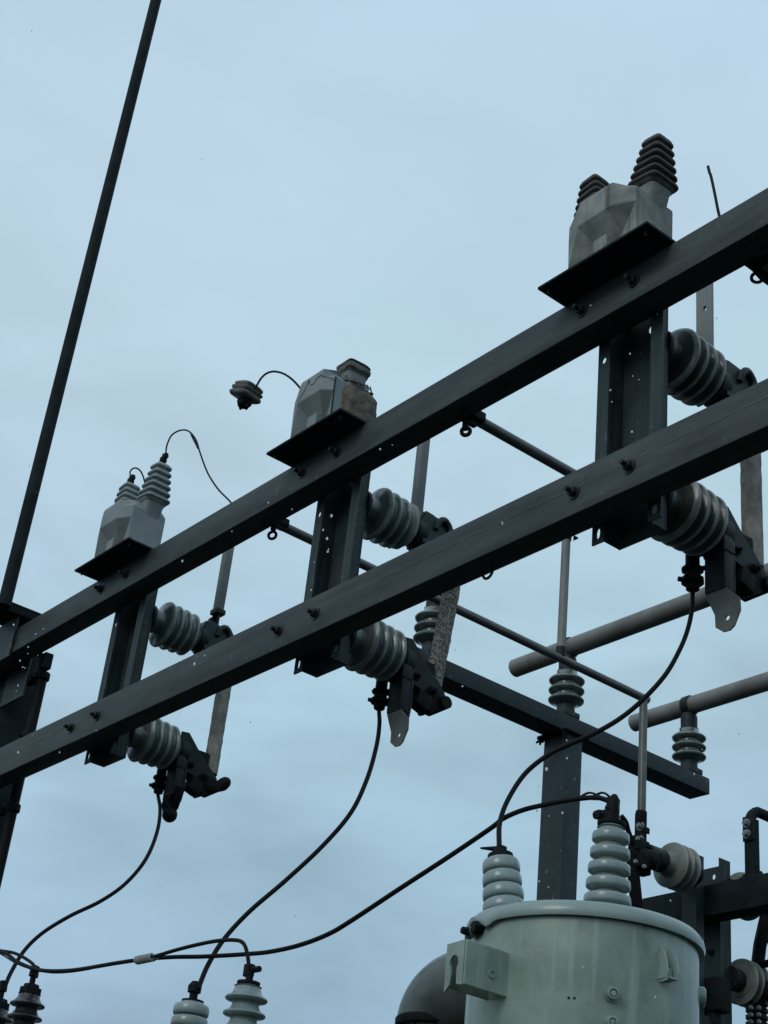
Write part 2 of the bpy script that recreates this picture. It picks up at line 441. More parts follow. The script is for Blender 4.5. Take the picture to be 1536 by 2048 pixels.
# ---------------------------------------------------------------- mounting channels (hat section)
X0S = (-2.93, -4.527, -6.157)
WHO = ('nearest, at the right', 'middle', 'farthest, beside the left column')
TH = 0.006
def make_channel():
    t = thing('mounting_channel', '', 'channel', (0, 3.105, 4.04), 'vertical hat channels bolted behind both beams')
    bm = B(); z0, z1 = 0.0, 0.915
    y = 0.006
    plate_with_holes(bm, -0.145, -0.092, z0, z1, y, TH, [(-0.119, 0.036, 0.009, 0.02), (-0.119, 0.715, 0.010, 0.013), (-0.119, .31, .003, .004)])
    plate_with_holes(bm, 0.092, 0.145, z0, z1, y, TH, [(0.119, 0.036, 0.010, 0.018), (0.119, 0.79, .006, .006)])
    bx(bm, -0.098, -0.092, y+TH+.0005, 0.078, z0, z1, 0.001)
    bx(bm, 0.092, 0.098, y+TH+.0005, 0.078, z0, z1, 0.001)
    plate_with_holes(bm, -0.098, 0.098, z0, z1, 0.0785, TH, [(0.055, 0.05, 0.015, 0.016), (0.045, 0.62, 0.011, 0.014), (0.030, 0.815, 0.016, 0.020), (-0.02, 0.71, 0.004, 0.004), (-0.045, 0.40, .003, .003)])
    obj('channel_body', bm, 'chan', t, smooth=False)
    return t
chan = make_channel()
bolt_bm = B(); add_bolt(bolt_bm, (0, 0, 0), (0, -1, 0), 0.017, 0.022)
bolt0 = obj('bolt', bolt_bm, 'bolt'); 
def put_bolt(parent, p, name='bolt', sc=1.0):
    b = bolt0.copy(); b.name = name; COL.objects.link(b); b.parent = parent; b.location = p; b.scale = (sc, sc, sc)
    b.rotation_euler = (0, random.uniform(0, 6), 0)
    return b
CH = []
for i, x in enumerate(X0S):
    c = chan if i == 0 else copy_tree(chan)
    c.location.x = x
    c['label'] = 'dark upright hat channel between the two beams, ' + WHO[i]
    CH.append(c)
for i, x in enumerate(X0S):
    for dx in (-0.121, 0.116):
        put_bolt(CH[i], (dx, -0.105, 4.178 - 4.04))
        put_bolt(CH[i], (dx, -0.105, 4.903 - 4.04))
bpy.data.objects.remove(bolt0)

# ---------------------------------------------------------------- shelf plates
PLX = (-2.895, -4.495, -6.098)
PL = []
for i, x in enumerate(PLX):
    if i == 0:
        bm = B(); bx(bm, -0.25, 0.25, -0.128, 0.118, 0.0, 0.012, 0.002)
        t = thing('shelf_plate', '', 'mounting plate', (x, 3.0, U1 + 0.002), 'shelf plates on top of the upper beam')
        obj('plate', bm, 'rack', t)
        for sx in (-0.22, 0.22):
            bm = B(); add_bolt(bm, (sx, -0.10, -0.0005), (0, 0, -1), 0.008, 0.008, False); add_bolt(bm, (sx, -0.10, 0.0125), (0, 0, 1), 0.009, 0.01, False)
            obj('bolt', bm, 'bolt', t)
    else:
        t = copy_tree(PL[0]); t.location.x = x
    t['label'] = ('flat dark plate jutting from upper beam under the weather-stained transformer at right',
                  'flat dark plate jutting from upper beam under the broken middle transformer',
                  'flat dark plate jutting from upper beam under the clean transformer at left')[i]
    PL.append(t)

# ---------------------------------------------------------------- instrument transformers on the plates
def octo(b, yf, e, yn, z, yk=None, yb=None):
    yk = min(.060, yn) if yk is None else yk; yb = min(.10, yf) if yb is None else yb
    return [(-b, -yf, z), (b, -yf, z), (e, -yn, z), (e, yk, z), (b, yb, z), (-b, yb, z), (-e, yk, z), (-e, -yn, z)]
SECT = [octo(.010, .070, .150, .112, 0.0), octo(.012, .074, .157, .118, .035), octo(.076, .158, .157, .120, .160),
        octo(.076, .158, .157, .120, .222), octo(.076, .157, .132, .100, .250), octo(.074, .152, .112, .066, .268), octo(.060, .085, .090, .05, .300)]
def body_mesh(sects=SECT, bev=0.0025):
    bm = B(); R = [[bm.verts.new(p) for p in s] for s in sects]
    n = 8
    for i in range(len(R)-1):
        for k in range(n): bm.faces.new((R[i][k], R[i][(k+1) % n], R[i+1][(k+1) % n], R[i+1][k]))
    bm.faces.new(R[0][::-1]); bm.faces.new(R[-1])
    if bev: bmesh.ops.bevel(bm, geom=bm.edges[:], offset=bev, segments=1, affect='EDGES', profile=0.5)
    return bm
BXO, BYO, BZO, PITCH = .130, -.012, .294, .0355
BT = 0.10   # outward tilt of the bushings
def bush_axis(s): return Vector((s*math.sin(BT), 0, math.cos(BT)))
def shed_profile(n, pitch, r0, r1, neck=0.80):
    p = []
    for k in range(n):
        f = k/(n-1); r = r0 + (r1-r0)*f; z = k*pitch; nx = r0 + (r1-r0)*min(1, (k+1)/(n-1))
        p += [(z, r*0.88), (z+0.002, r*0.97), (z+0.006, r), (z+0.012, r*0.985), (z+0.017, r*0.92), (z+pitch*0.66, nx*neck*1.03), (z+pitch-0.003, nx*neck)]
    return p
def add_bushing(parent, s, m, n=6, terminal=True, name='bushing'):
    bm = B(); ax = bush_axis(s)
    prof = [(-0.02, .046), (-.012, .056)] + shed_profile(n, PITCH, .069, .044, 0.78)
    prof = prof[:-2] + ([(n*PITCH-.008, .030), (n*PITCH-.006, .012)] if terminal else [(n*PITCH-.012, .038), (n*PITCH-.008, .015)])
    add_lathe(bm, prof, Vector((s*BXO, BYO, BZO)), ax, 56, sq=6.0, up=(0, 1, 0))
    b = obj(name, bm, m, parent, ang=50)
    if terminal:
        bm = B(); p = Vector((s*BXO, BYO, BZO)) + ax*(n*PITCH-0.008)
        add_lathe(bm, [(0, .012), (.018, .012), (.018, .018), (.034, .018), (.036, .012), (.06, .011)], p, ax, 14)
        add_lathe(bm, [(0, .010), (.04, .010)], p + ax*.045 + Vector((-.022, 0, 0)), (1, 0.2, 0.1), 8)
        add_box(bm, p + ax*.045 + Vector((.012, 0, 0)), (.028, .02, .03), None, .003)
        obj('terminal', bm, 'dark', b)
    return b
def add_pad(parent, m):
    for s_ in (-1, 1):
        if parent.name.startswith('instrument_transformer.001') and False: continue
        bm = B(); a_ = Vector((s_*.104, -.014, .17)); b_ = Vector((s_*BXO, BYO, BZO)) + bush_axis(s_)*-.008
        add_lathe(bm, [(0, .046), ((b_-a_).length-.02, .047), ((b_-a_).length, .052)], a_, b_-a_, 40, sq=6, up=(0, 1, 0))
        if not (parent == vtM_ and s_ == 1): obj('neck', bm, m, parent, ang=50)
        else: bm.free()
    bm = B(); bx(bm, -0.03, 0.03, -0.128, -0.09, 0.001, 0.085, 0.003)
    obj('terminal_pad', bm, m, parent)
VTY = 3.028
vtM_ = None
def make_vt(i, bodym, bushm, sects=SECT):
    t = thing('instrument_transformer', '', 'transformer', (PLX[i] + 0.012, VTY, U1 + 0.0145), 'small transformers on the upper beam')
    obj('body', body_mesh(sects), bodym, t, smooth=False)
    add_pad(t, bodym)
    for sx in (-.1, .1):
        bm = B(); add_lathe(bm, [(0, .006), (.030, .006)], (sx, -.104, .018), (0, -1, 0), 8); obj('foot_screw', bm, 'bolt', t)
    return t
vtR = make_vt(0, 'epoxyd', 'epoxys')
vtR['label'] = 'stained grey transformer block with blackened square-ribbed horns, rightmost on upper beam'
add_bushing(vtR, 1, 'epoxys', 6, False); add_bushing(vtR, -1, 'epoxys', 6, False)
vtL = make_vt(2, 'epoxy', 'epoxy')
vtL['label'] = 'clean grey transformer block with two ribbed horns and curled wires, leftmost on upper beam'
add_bushing(vtL, 1, 'epoxy', 6, True); add_bushing(vtL, -1, 'epoxy', 6, True)
# middle one: broken
sM = [list(s) for s in SECT]
vtM = thing('instrument_transformer', 'cracked grey transformer block with blown-out brown side and missing horns, middle of upper beam', 'transformer', (PLX[1] + 0.012, VTY, U1 + 0.0145), 'small transformers on the upper beam')
vtM_ = vtM
bm = B(); R_ = []
for s in SECT:
    R_.append([bm.verts.new(Vector(p) if p[0] < 0.1 else Vector((p[0]-0.036, p[1], p[2]))) for p in s])
for a in range(len(R_)-1):
    for k in range(8): bm.faces.new((R_[a][k], R_[a][(k+1) % 8], R_[a+1][(k+1) % 8], R_[a+1][k]))
bm.faces.new(R_[0][::-1]); bm.faces.new(R_[-1])
bmesh.ops.bevel(bm, geom=bm.edges[:], offset=0.0025, segments=1, affect='EDGES', profile=0.5)
obj('body', bm, 'epoxy', vtM, smooth=False); add_pad(vtM, 'epoxy')
# rough exposed core bulging out of the side
bm = B(); bmesh.ops.create_icosphere(bm, subdivisions=5, radius=1)
for v in bm.verts:
    q = (abs(v.co.x)**4 + abs(v.co.y)**4 + abs(v.co.z)**4) ** -0.25
    v.co = Vector((v.co.x*q*.052, v.co.y*q*.088, v.co.z*q*.120)) + Vector((.098, .012, .122))
    n_ = noise.noise_vector(v.co*28)*0.005 + noise.noise_vector(v.co*80)*0.0022
    v.co += n_
    if v.co.z > .19: v.co.x -= (v.co.z-.19)*0.35; v.co.y *= 1-(v.co.z-.19)*2.0
obj('exposed_core', bm, 'core', vtM, ang=60, label='rough brown resin core showing where the housing broke away')
# shell lip left at the top of the break: two flattened sheds and a torn edge
bm = B()
add_lathe(bm, [(-.050, .050), (-.034, .054), (-.030, .060), (-.018, .061), (-.010, .058), (-.004, .052), (.002, .057), (.012, .058), (.017, .054), (.020, .044)], (.086, -.014, .322), bush_axis(0.6), 48, sq=6, up=(0, 1, 0))
for v in bm.verts:
    v.co.z += 0.006*noise.noise(v.co*25)
    if v.co.x > .11 and v.co.z < .325: v.co.z += 0.012
obj('broken_rib', bm, 'epoxym', vtM, ang=50)
bm = B(); add_lathe(bm, [(0, .047), (.10, .048), (.112, .052)], (.078, -.016, .17), bush_axis(.6), 40, sq=6, up=(0, 1, 0)); obj('neck', bm, 'epoxy', vtM, ang=50)
bm = B()
rnd = random.Random(3)
for k in range(16):
    a = k/16*2*PI; c0 = Vector((.098 + .044*math.cos(a), .004 + .075*math.sin(a), .232))
    hgt = rnd.uniform(.012, .042) if math.cos(a) > -.4 else rnd.uniform(.03, .05)
    d = Vector((-math.sin(a), math.cos(a), 0)) * rnd.uniform(.008, .014)
    nrm = Vector((math.cos(a), math.sin(a), 0))*0.006
    add_prism(bm, [c0 - d, c0 + d, c0 + d*0.3 + Vector((0, 0, hgt)) - nrm*1.5, c0 - d*0.6 + Vector((0, 0, hgt*.7)) - nrm], (0, 0, 0), nrm)
obj('torn_edge', bm, 'core', vtM, smooth=False)
# black crack lines standing a hair proud of the housing
bm = B()
cr = [(-.076, .166), (-.060, .185), (-.035, .205), (-.012, .250), (-.012, .232), (.004, .214), (.022, .210), (.040, .226), (.060, .232), (.078, .230)]
pts = [Vector((x, -.1586, z)) for x, z in cr]
add_tube(bm, pts, 0.0013, 6)
add_tube(bm, [Vector((.0775, -.158, .222)), Vector((.090, -.146, .221)), Vector((.105, -.133, .214)), Vector((.122, -.120, .20))], 0.0016, 6)
obj('crack', bm, 'crack', vtM)
bm = B(); add_tube(bm, [(.121, -.116, .03), (.122, -.119, .10), (.122, -.120, .16), (.121, -.119, .222)], 0.0035, 6)
obj('split_seam', bm, 'crack', vtM)
bm = B(); add_lathe(bm, [(0, .018), (.012, .018), (.02, .012)], (-.132, .02, .27), bush_axis(-1), 12)
obj('cable_stub', bm, 'dark', vtM)

# ---------------------------------------------------------------- cables
def cable(name, px, y0, y1, r, label, m='cable', parts=None, tagit=True, cat='cable', ycurve=None, ends=(None, None)):
    n = len(px)
    L = [0]
    for i in range(1, n): L.append(L[-1] + math.dist(px[i], px[i-1]))
    P = []; px = list(px)
    def proj(p):
        c = MW @ (Vector(p)-CAM); return (768 + c.x/-c.z*FPX, 1024 - c.y/-c.z*FPX)
    d0 = (0, 0); d1 = (0, 0)
    if ends[0]: q = proj(ends[0]); d0 = (q[0]-px[0][0], q[1]-px[0][1])
    if ends[1]: q = proj(ends[1]); d1 = (q[0]-px[-1][0], q[1]-px[-1][1])
    for i in range(n):
        f = L[i]/L[-1]; a = max(0, 1-f*3)**2; b = max(0, 1-(1-f)*3)**2
        px[i] = (px[i][0]+d0[0]*a+d1[0]*b, px[i][1]+d0[1]*a+d1[1]*b)
    for i, (x, y) in enumerate(px):
        f = L[i]/L[-1]
        yy = ycurve(f) if ycurve else y0 + (y1-y0)*f
        P.append(onY(x, y, yy))
    if ends[0]: P[0] = Vector(ends[0])
    if ends[1]: P[-1] = Vector(ends[1])
    t = thing(name, label, cat, P[0])
    bm = B(); add_tube(bm, smoothpath(P, 8), r, 10)
    obj('conductor', bm, m, t, off=P[0])
    return t, P

def vt_term(i, s, n=5):
    return Vector((PLX[i] + .012, VTY, U1+.0145)) + Vector((s*BXO, BYO, BZO)) + bush_axis(s)*(n*PITCH+.042)
tR = vt_term(2, 1, 6); tL = vt_term(2, -1, 6)
cable('lead_wire', [(331, 920), (334, 895), (344, 872), (362, 861), (378, 863), (392, 880), (400, 905), (415, 945), (436, 978), (461, 1004), (480, 1030)], tR.y, 3.16, .0042, 'thin black wire arching from right horn of leftmost transformer down behind beam', ends=(tR + Vector((.012, 0, 0)), None))
bm = B(); PP = [onY(x, y, tR.y+.012) for x, y in ((380, 868), (388, 878), (393, 888), (398, 900))]
cable('lead_wire', [(255, 962), (256, 950), (262, 940), (271, 936), (280, 941), (286, 952), (290, 966), (300, 1000)], tL.y, tL.y+0.22, .0042, 'thin black wire looping from left horn of leftmost transformer behind right horn', ends=(tL + Vector((.008, 0, 0)), None))
bm.free()
# dangling fragment of the broken transformer
frag_y = 2.96
fo = onY(495, 782, frag_y)
fr = thing('broken_horn', 'broken ribbed horn fragment dangling in the air left of the cracked transformer', 'debris', fo)
bm = B()
axf = (onY(512, 768, frag_y+0.01) - onY(486, 790, frag_y)).normalized()
add_lathe(bm, [(-.036, .048), (-.030, .054), (-.022, .055), (-.016, .050), (-.012, .048), (-.007, .052), (.002, .053), (.006, .047), (.009, .045), (.014, .049), (.022, .048), (.026, .042), (.028, .030)], (0, 0, 0), (axf*.5 + Vector((-.15, 0, .7))).normalized(), 44, sq=6)
bmesh.ops.scale(bm, vec=(1.12, 1.12, 1.12), verts=bm.verts)
jitter(bm, 0.003, 30)
obj('sheds', bm, 'epoxym', fr, ang=50)
bm = B(); bmesh.ops.create_icosphere(bm, subdivisions=3, radius=.034)
bmesh.ops.scale(bm, vec=(1.0, .9, .8), verts=bm.verts)
bmesh.ops.translate(bm, vec=(-axf*0.015 + Vector((.004, 0, -.058))), verts=bm.verts); jitter(bm, .012, 40)
add_tube(bm, [Vector((-.02, 0, -.06)), Vector((-.03, -.005, -.09))], .006, 8)
add_tube(bm, [Vector((.012, 0, -.07)), Vector((.018, 0, -.095))], .005, 8)
obj('torn_root', bm, 'dark', fr, ang=60)
cable('lead_wire', [(506, 780), (514, 770), (522, 757), (533, 747), (548, 743), (566, 747), (582, 757), (596, 771), (607, 786), (616, 800)], frag_y, VTY+.05, .005, 'short black wire arching between cracked middle transformer and its dangling broken horn')
# wire stub behind the upper beam at the right
t, P = cable('stray_wire', [(1416, 333), (1419, 345), (1422, 353), (1429, 385), (1437, 425), (1446, 460)], 3.2, 3.16, .0052, 'stiff black wire end sticking up behind upper beam at far right', cat='wire')

# ---------------------------------------------------------------- horizontal post insulator profile
def ins_profile(sheds=4, R0=.1165, R1=.1075, pitch=.0475, start=.070, valley=.80):
    p = [(0, .062), (.03, .062), (.034, .055), (start-.014, .056), (start-.010, .070)]
    for k in range(sheds):
        R = R0 + (R1-R0)*k/(sheds-1); z = start + k*pitch
        p += [(z-.006, R*.86), (z-.001, R*.965), (z+.001, R*.985), (z+.004, R), (z+.008, R), (z+.011, R*.985), (z+.015, R*.94), (z+.024, R*valley*1.06), (z+pitch-.014, R*valley), (z+pitch-.008, R*valley*1.01)]
    zt = start + sheds*pitch
    p[-2:] = [(zt-.010, R1*.70), (zt-.006, .060)]
    p += [(zt+.006, .058)]
    return p, zt+.006
INS_P, INS_L = ins_profile()
WEB = 3.105 + .0785 + TH

def hexbox(bm, pts, d):
    add_prism(bm, pts, (0, 0, 0), d)

# local coordinates: origin at (x0, WEB, 4.04)
def make_switch():
    t = thing('fuse_cutout', '', 'switch', (0, WEB, 4.04), 'fused cut-out switches hung behind the channels')
    AX = .045; ZU, ZL = 4.769-4.04, 4.181-4.04
    for nm, z in (('upper', ZU), ('lower', ZL)):
        bm = B(); add_lathe(bm, [(h, r) for h, r in INS_P], (AX, 0.012, z), (0, 1, 0), 56)
        ins = obj('insulator', bm, 'porc', t, ang=50)
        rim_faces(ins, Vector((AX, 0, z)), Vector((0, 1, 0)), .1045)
        bm = B(); add_lathe(bm, [(0, .068), (.006, .070), (.014, .070), (.016, .06)], (AX, 0.0005, z), (0, 1, 0), 28)
        obj('base_cap', bm, 'cast', ins); bm = B()
        add_lathe(bm, [(INS_L-.004, .060), (INS_L+.004, .066), (INS_L+.05, .060), (INS_L+.058, .045)], (AX, 0.012, z), (0, 1, 0), 32)
        obj('end_cap', bm, 'cast', ins)
    ye = .012 + INS_L + .05
    # upper contact casting: faceted hood with hook bolt
    bm = B()
    x = AX
    prof = [(ye-.045, ZU+.045), (ye-.02, ZU+.105), (ye+.05, ZU+.100), (ye+.12, ZU+.065), (ye+.20, ZU+.055), (ye+.20, ZU-.01), (ye+.10, ZU-.065), (ye-.03, ZU-.065)]
    add_prism(bm, [(x-.055, a, b) for a, b in prof], (0, 0, 0), (.105, 0, 0))
    bmesh.ops.bevel(bm, geom=bm.edges[:], offset=.012, segments=2, affect='EDGES')
    add_tube(bm, smoothpath([(x+.055, ye+.04, ZU+.03), (x+.065, ye+.05, ZU+.07), (x+.062, ye+.08, ZU+.085), (x+.06, ye+.11, ZU+.06), (x+.06, ye+.115, ZU+.02)], 6), .013, 10)
    add_bolt(bm, (x+.05, ye+.13, ZU+.035), (1, 0, 0), .014, .008)
    obj('upper_contact', bm, 'chan', t, ang=20)
    # lower hinge: triangular side plates
    for sx in (-.038, .034):
        bm = B()
        prof = [(ye-.055, ZL+.085), (ye-.015, ZL+.09), (ye+.06, ZL+.015), (ye+.17, ZL-.075), (ye+.19, ZL-.115), (ye+.15, ZL-.13), (ye+.03, ZL-.10), (ye-.045, ZL-.09)]
        add_prism(bm, [(x+sx, a, b) for a, b in prof], (0, 0, 0), (.009, 0, 0))
        obj('hinge_plate', bm, 'cast', t, ang=20)
    bm = B()
    add_lathe(bm, [(-.05, .018), (-.046, .036), (.046, .036), (.05, .018)], (x, ye+.135, ZL-.115), (1, 0, 0), 20)
    bx(bm, x-.028, x+.033, ye-.04, ye+.12, ZL-.095, ZL+.03, .006)
    bmesh.ops.create_icosphere(bm, subdivisions=2, radius=.03, matrix=Matrix.Translation((x+.02, ye+.09, ZL-.14)))
    if False: add_tube(bm, smoothpath([(x+.02, ye+.10, ZL-.13), (x+.045, ye+.15, ZL-.15), (x+.06, ye+.19, ZL-.14), (x+.065, ye+.225, ZL-.105)], 5), [.02, .021, .022, .022, .021, .02, .02, .02, .02, .021, .022, .022, .023, .022, .020, .016], 12)
    rx = Matrix.Rotation(.6, 3, 'X')
    add_box(bm, (x+.012, ye+.13, ZL-.135), (.075, .11, .06), rx, .012)
    add_box(bm, (x+.030, ye+.06, ZL-.150), (.06, .07, .07), Matrix.Rotation(-.3, 3, 'X'), .012)
    add_tube(bm, [(x-.05, ye+.17, ZL-.13), (x+.065, ye+.17, ZL-.125)], .027, 10)
    add_bolt(bm, (x+.05, ye+.10, ZL-.10), (1, 0, 0), .015, .012); add_bolt(bm, (x+.045, ye+.02, ZL-.06), (1, 0, 0), .012, .012)
    jitter(bm, .003, 30)
    obj('hinge', bm, 'dark', t)
    # hanging bar with a light tab
    by = ye - .02
    bm = B(); bx(bm, x-.018, x+.066, by-.045, by+.0, ZL-.235, ZL-.04, .006)
    bx(bm, x-.022, x+.070, by-.05, by+.004, ZL-.10, ZL-.055, .004)
    add_tube(bm, [(x+.045, by+.01, ZL-.09), (x+.045, by+.012, ZL-.20), (x+.04, by+.01, ZL-.245)], .014, 8)
    bar = obj('hanging_bar', bm, 'cast', t)
    return t, x, by, ye, ZU, ZL
sw, AX, BY, YE, ZU, ZL = make_switch()
# tab on the bar
def tab_bm():
    bm = B(); z = ZL - .235
    prof = [(-.018, z), (.066, z+.001), (.118, z-.052), (.120, z-.095), (.096, z-.142), (.078, z-.153), (.052, z-.152), (.022, z-.128), (.020, z-.085)]
    prof = [(a+AX, b) for a, b in prof]
    cx, cz, r = .070+AX, z-.108, .0085
    n = 24
    import itertools
    def outer(t):
        # ray / polygon intersection from the hole centre
        d = (math.cos(t), math.sin(t)); best = None
        for k in range(len(prof)):
            (x1, z1), (x2, z2) = prof[k], prof[(k+1) % len(prof)]
            ex, ez = x2-x1, z2-z1; den = d[0]*ez - d[1]*ex
            if abs(den) < 1e-9: continue
            s = ((x1-cx)*ez - (z1-cz)*ex)/den; u = ((x1-cx)*d[1] - (z1-cz)*d[0])/den
            if s > 0 and -1e-6 <= u <= 1+1e-6 and (best is None or s > best): best = s
        return (cx+d[0]*best, cz+d[1]*best)
    angs = sorted(set([2*PI*k/n for k in range(n)] + [math.atan2(b-cz, a-cx) % (2*PI) for a, b in prof]))
    rings = []
    for yy in (BY-.040, BY-.034):
        rings.append(([bm.verts.new((cx+r*math.cos(t), yy, cz+r*math.sin(t))) for t in angs], [bm.verts.new((outer(t)[0], yy, outer(t)[1])) for t in angs]))
    m = len(angs)
    for k in range(m):
        j = (k+1) % m
        for L in (0, 1): bm.faces.new((rings[L][0][k], rings[L][0][j], rings[L][1][j], rings[L][1][k]))
        for q in (0, 1): bm.faces.new((rings[0][q][k], rings[0][q][j], rings[1][q][j], rings[1][q][k]))
    return bm
bare = copy_tree(sw)          # the left unit ends in a round knob instead of the tab
obj('contact_tab', tab_bm(), 'busw', sw, ang=20, label='pale metal tab with a small round hole')
SW = [sw, copy_tree(sw), bare]
SWL = ('fuse cut-out with smooth thick brown-grey barrels and pale drilled tab, rightmost behind beams',
       'fuse cut-out with chipped white-edged upper insulator, middle of the three behind beams',
       'fuse cut-out with dark round knob at its foot, leftmost of the three behind beams')
for i, s in enumerate(SW):
    s.location.x = X0S[i]; s['label'] = SWL[i]
bm = B(); z = ZL - .235
add_prism(bm, [(AX-.018, BY-.042, z), (AX+.05, BY-.042, z), (AX+.05, BY-.042, z-.03), (AX+.03, BY-.042, z-.07), (AX+.0, BY-.042, z-.05)], (0, 0, 0), (0, .03, 0))
bmesh.ops.create_icosphere(bm, subdivisions=3, radius=.036, matrix=Matrix.Translation((AX+.035, BY-.02, z-.085)))
add_box(bm, (AX+.052, BY-.012, z-.005), (.055, .035, .11), Matrix.Rotation(.35, 3, 'Y'), .014)
add_box(bm, (AX+.022, BY-.028, z-.045), (.055, .04, .07), Matrix.Rotation(-.4, 3, 'Y'), .012)
jitter(bm, .004, 25)
obj('knob', bm, 'dark', SW[2])
bm = B(); add_tube(bm, smoothpath([(AX+.02, YE+.09, ZL-.125), (AX+.045, YE+.15, ZL-.135), (AX+.06, YE+.19, ZL-.115), (AX+.065, YE+.225, ZL-.075)], 5), [.030, .029, .028, .027, .027, .026, .026, .026, .027, .028, .029, .030, .030, .029, .026, .018], 10); jitter(bm, .006, 22)
obj('hook', bm, 'dark', SW[2])
# insulator look of each unit
for s, m in ((SW[0], 'porcb'),):
    for c in children(s):
        if c.name.startswith('insulator'):
            c.data = c.data.copy(); c.data.materials[0] = M[m]
# chipped rim on the middle unit's upper insulator
for c in children(SW[1]):
    if c.name.startswith('insulator'):
        me = c.data.copy(); c.data = me
        if max(v.co.z for v in me.vertices) > 0.6:
            me.materials.append(M['porcl']); CI = 2
            ylast = .012 + .070 + 3*.0475
            for v in me.vertices:
                if v.co.y > ylast-.012 and v.co.y < ylast+.03:
                    a = math.atan2(v.co.z-ZU, v.co.x-AX)
                    q = 1 + .05*noise.noise(Vector((math.cos(a)*3, math.sin(a)*3, 2))) - (.08 if -2.3 < a < -1.2 else 0)
                    v.co.x = AX + (v.co.x-AX)*q; v.co.z = ZU + (v.co.z-ZU)*q
            for p in me.polygons:
                if ylast-.01 < p.center.y < ylast+.022 and (Vector((p.center.x-AX, p.center.z-ZU))).length > .070: p.material_index = CI
# fuse tubes (wrapped) : the middle one leans
TY = 3.672 - WEB
for i, s in enumerate(SW):
    top = Vector((AX+.005, TY, ZU-.02)); bot = Vector((AX+.005, TY, ZL-.055))
    if i == 1: top.x += .075; bot.x -= 0.02
    if i == 0: top.x -= .0; bot.x -= .0
    bm = B(); N = 26
    pts = [bot.lerp(top, k/N) for k in range(N+1)]
    add_tube(bm, pts, [.036 + .0018*noise.noise(Vector((0, i*5, k*.9))) for k in range(N+1)], 24)
    if i > 0: jitter(bm, .0022, 34)
    obj('fuse_tube', bm, 'tape' if i == 1 else 'tape2', s, ang=60, label=('straight tube in smooth fibrous wrap', 'leaning tube in deeply wrinkled peeling wrap', 'tube in mottled peeling wrap')[i])
    # connector stud under the lower insulator
    bm = B(); sx, sy = AX-.068, .265
    add_lathe(bm, [(0, .024), (.05, .024), (.05, .036), (.06, .037), (.066, .026), (.086, .026), (.088, .038), (.104, .038), (.108, .024), (.128, .022), (.136, .008)], (sx, sy, ZL-.072), (0, 0, -1), 10)
    for k, a in enumerate((.3, 2.2, 4.0)):
        add_lathe(bm, [(0, .009), (.022, .008)], Vector((sx, sy, ZL-.072-.058-.018*k)) + Vector((math.cos(a), math.sin(a), 0))*.026, (math.cos(a), math.sin(a), .1), 6)
    bx(bm, sx-.012, sx+.09, sy-.012, sy+.012, ZL-.085, ZL-.062, .003)
    obj('cable_clamp', bm, 'dark', s)
STUD = [Vector((X0S[i] + AX - .068, WEB + .265, 4.04 + ZL - .072 - .134)) for i in range(3)]

# ---------------------------------------------------------------- risers above the cut-outs
RL = ('short flat grey riser bar with a round hole above rightmost cut-out', 'plain grey riser bar standing above middle cut-out', 'grey riser bar with bolted flattened foot above leftmost cut-out')
RX = (-2.985, -4.575, -6.095); RYY = 3.56
for i in range(3):
    p = Vector((RX[i], RYY, 4.84)); t = thing('riser_bar', RL[i], 'busbar', p, 'riser bars above the cut-outs')
    bm = B()
    top = .62
    if i == 0:
        plate_with_holes(bm, -.036, .036, -.06, top, -.006, .012, [(.004, .352, .008, .013)])
    else:
        z0 = .0 if i == 1 else .10
        bx(bm, -.021, .021, -.021, .021, z0, top, .005)
        if i == 1: bx(bm, -.026, .026, -.026, .026, -.03, -.001, .004)
    obj('bar', bm, 'tubel' if i == 0 else 'tube', t, smooth=(i > 0), ang=25)
    if i == 2:
        bm = B(); bx(bm, -.022, .022, -.005, .005, -.07, .099, .003)
        bx(bm, -.03, .03, -.028, .028, .085, .112, .004)
        obj('flattened_foot', bm, 'cast', t)
        for zz in (-.02, .06):
            bm = B(); add_bolt(bm, (-.012, -.0055, zz), (-1, -.6, 0), .016, .012); obj('bolt', bm, 'bolt', t)
        bm = B(); bx(bm, -.036, .03, -.20, .02, -.11, -.071, .004); bx(bm, -.01, .015, .0205, .30, -.10, -.085, .002)
        obj('foot_lug', bm, 'dark', t)

# ---------------------------------------------------------------- bus pipes running away from the beams (along Y)
def eye(bm, p, r=.019, drop=.07, w=.006):
    p = Vector(p)
    add_tube(bm, [p, p + Vector((0, 0, -drop))], w, 8)
    add_lathe(bm, [(0, .014), (.012, .014)], p + Vector((0, 0, -.012)), (0, 0, -1), 6)
    c = p + Vector((0, 0, -drop-r)); pts = [c + Vector((math.cos(a)*r*.78, math.cos(a)*r*.62, math.sin(a)*r*1.05)) for a in [2*PI*k/20 for k in range(21)]]
    add_tube(bm, pts, w, 8, cap=False)
ZP = 4.852
PXS = {'R': onY(1528, 527, 3.15).x, 'M': -3.743, 'L': -4.996}
pl = thing('bus_pipe', 'thin grey pipe ending in a downward elbow above the round green tank', 'pipe', (PXS['L'], 3.15, ZP), 'thin pipes running back from the upper beam')
bm = B(); x = PXS['L']; R_ = .021
yend = onX(1287, 1398, x).y
zbot = onX(1297, 1642, x).z
xl = 0.0
add_tube(bm, smoothpath([(0, -.03, 0), (0, .6, 0.001), (0, 1.5, .001), (0, yend-3.15-.035, 0), (0, yend-3.15-.008, -.006), (0, yend-3.15, -.035), (0, yend-3.15, -.3), (0, yend-3.15, zbot-ZP)], 6), R_, 20)
obj('pipe', bm, 'busb', pl)
bm = B(); eye(bm, (0, -.03, -.012), .017, .035, .0065); bx(bm, -.03, .03, -.06, .03, -.010, .028, .006)
obj('eye_bolt', bm, 'dark', pl)
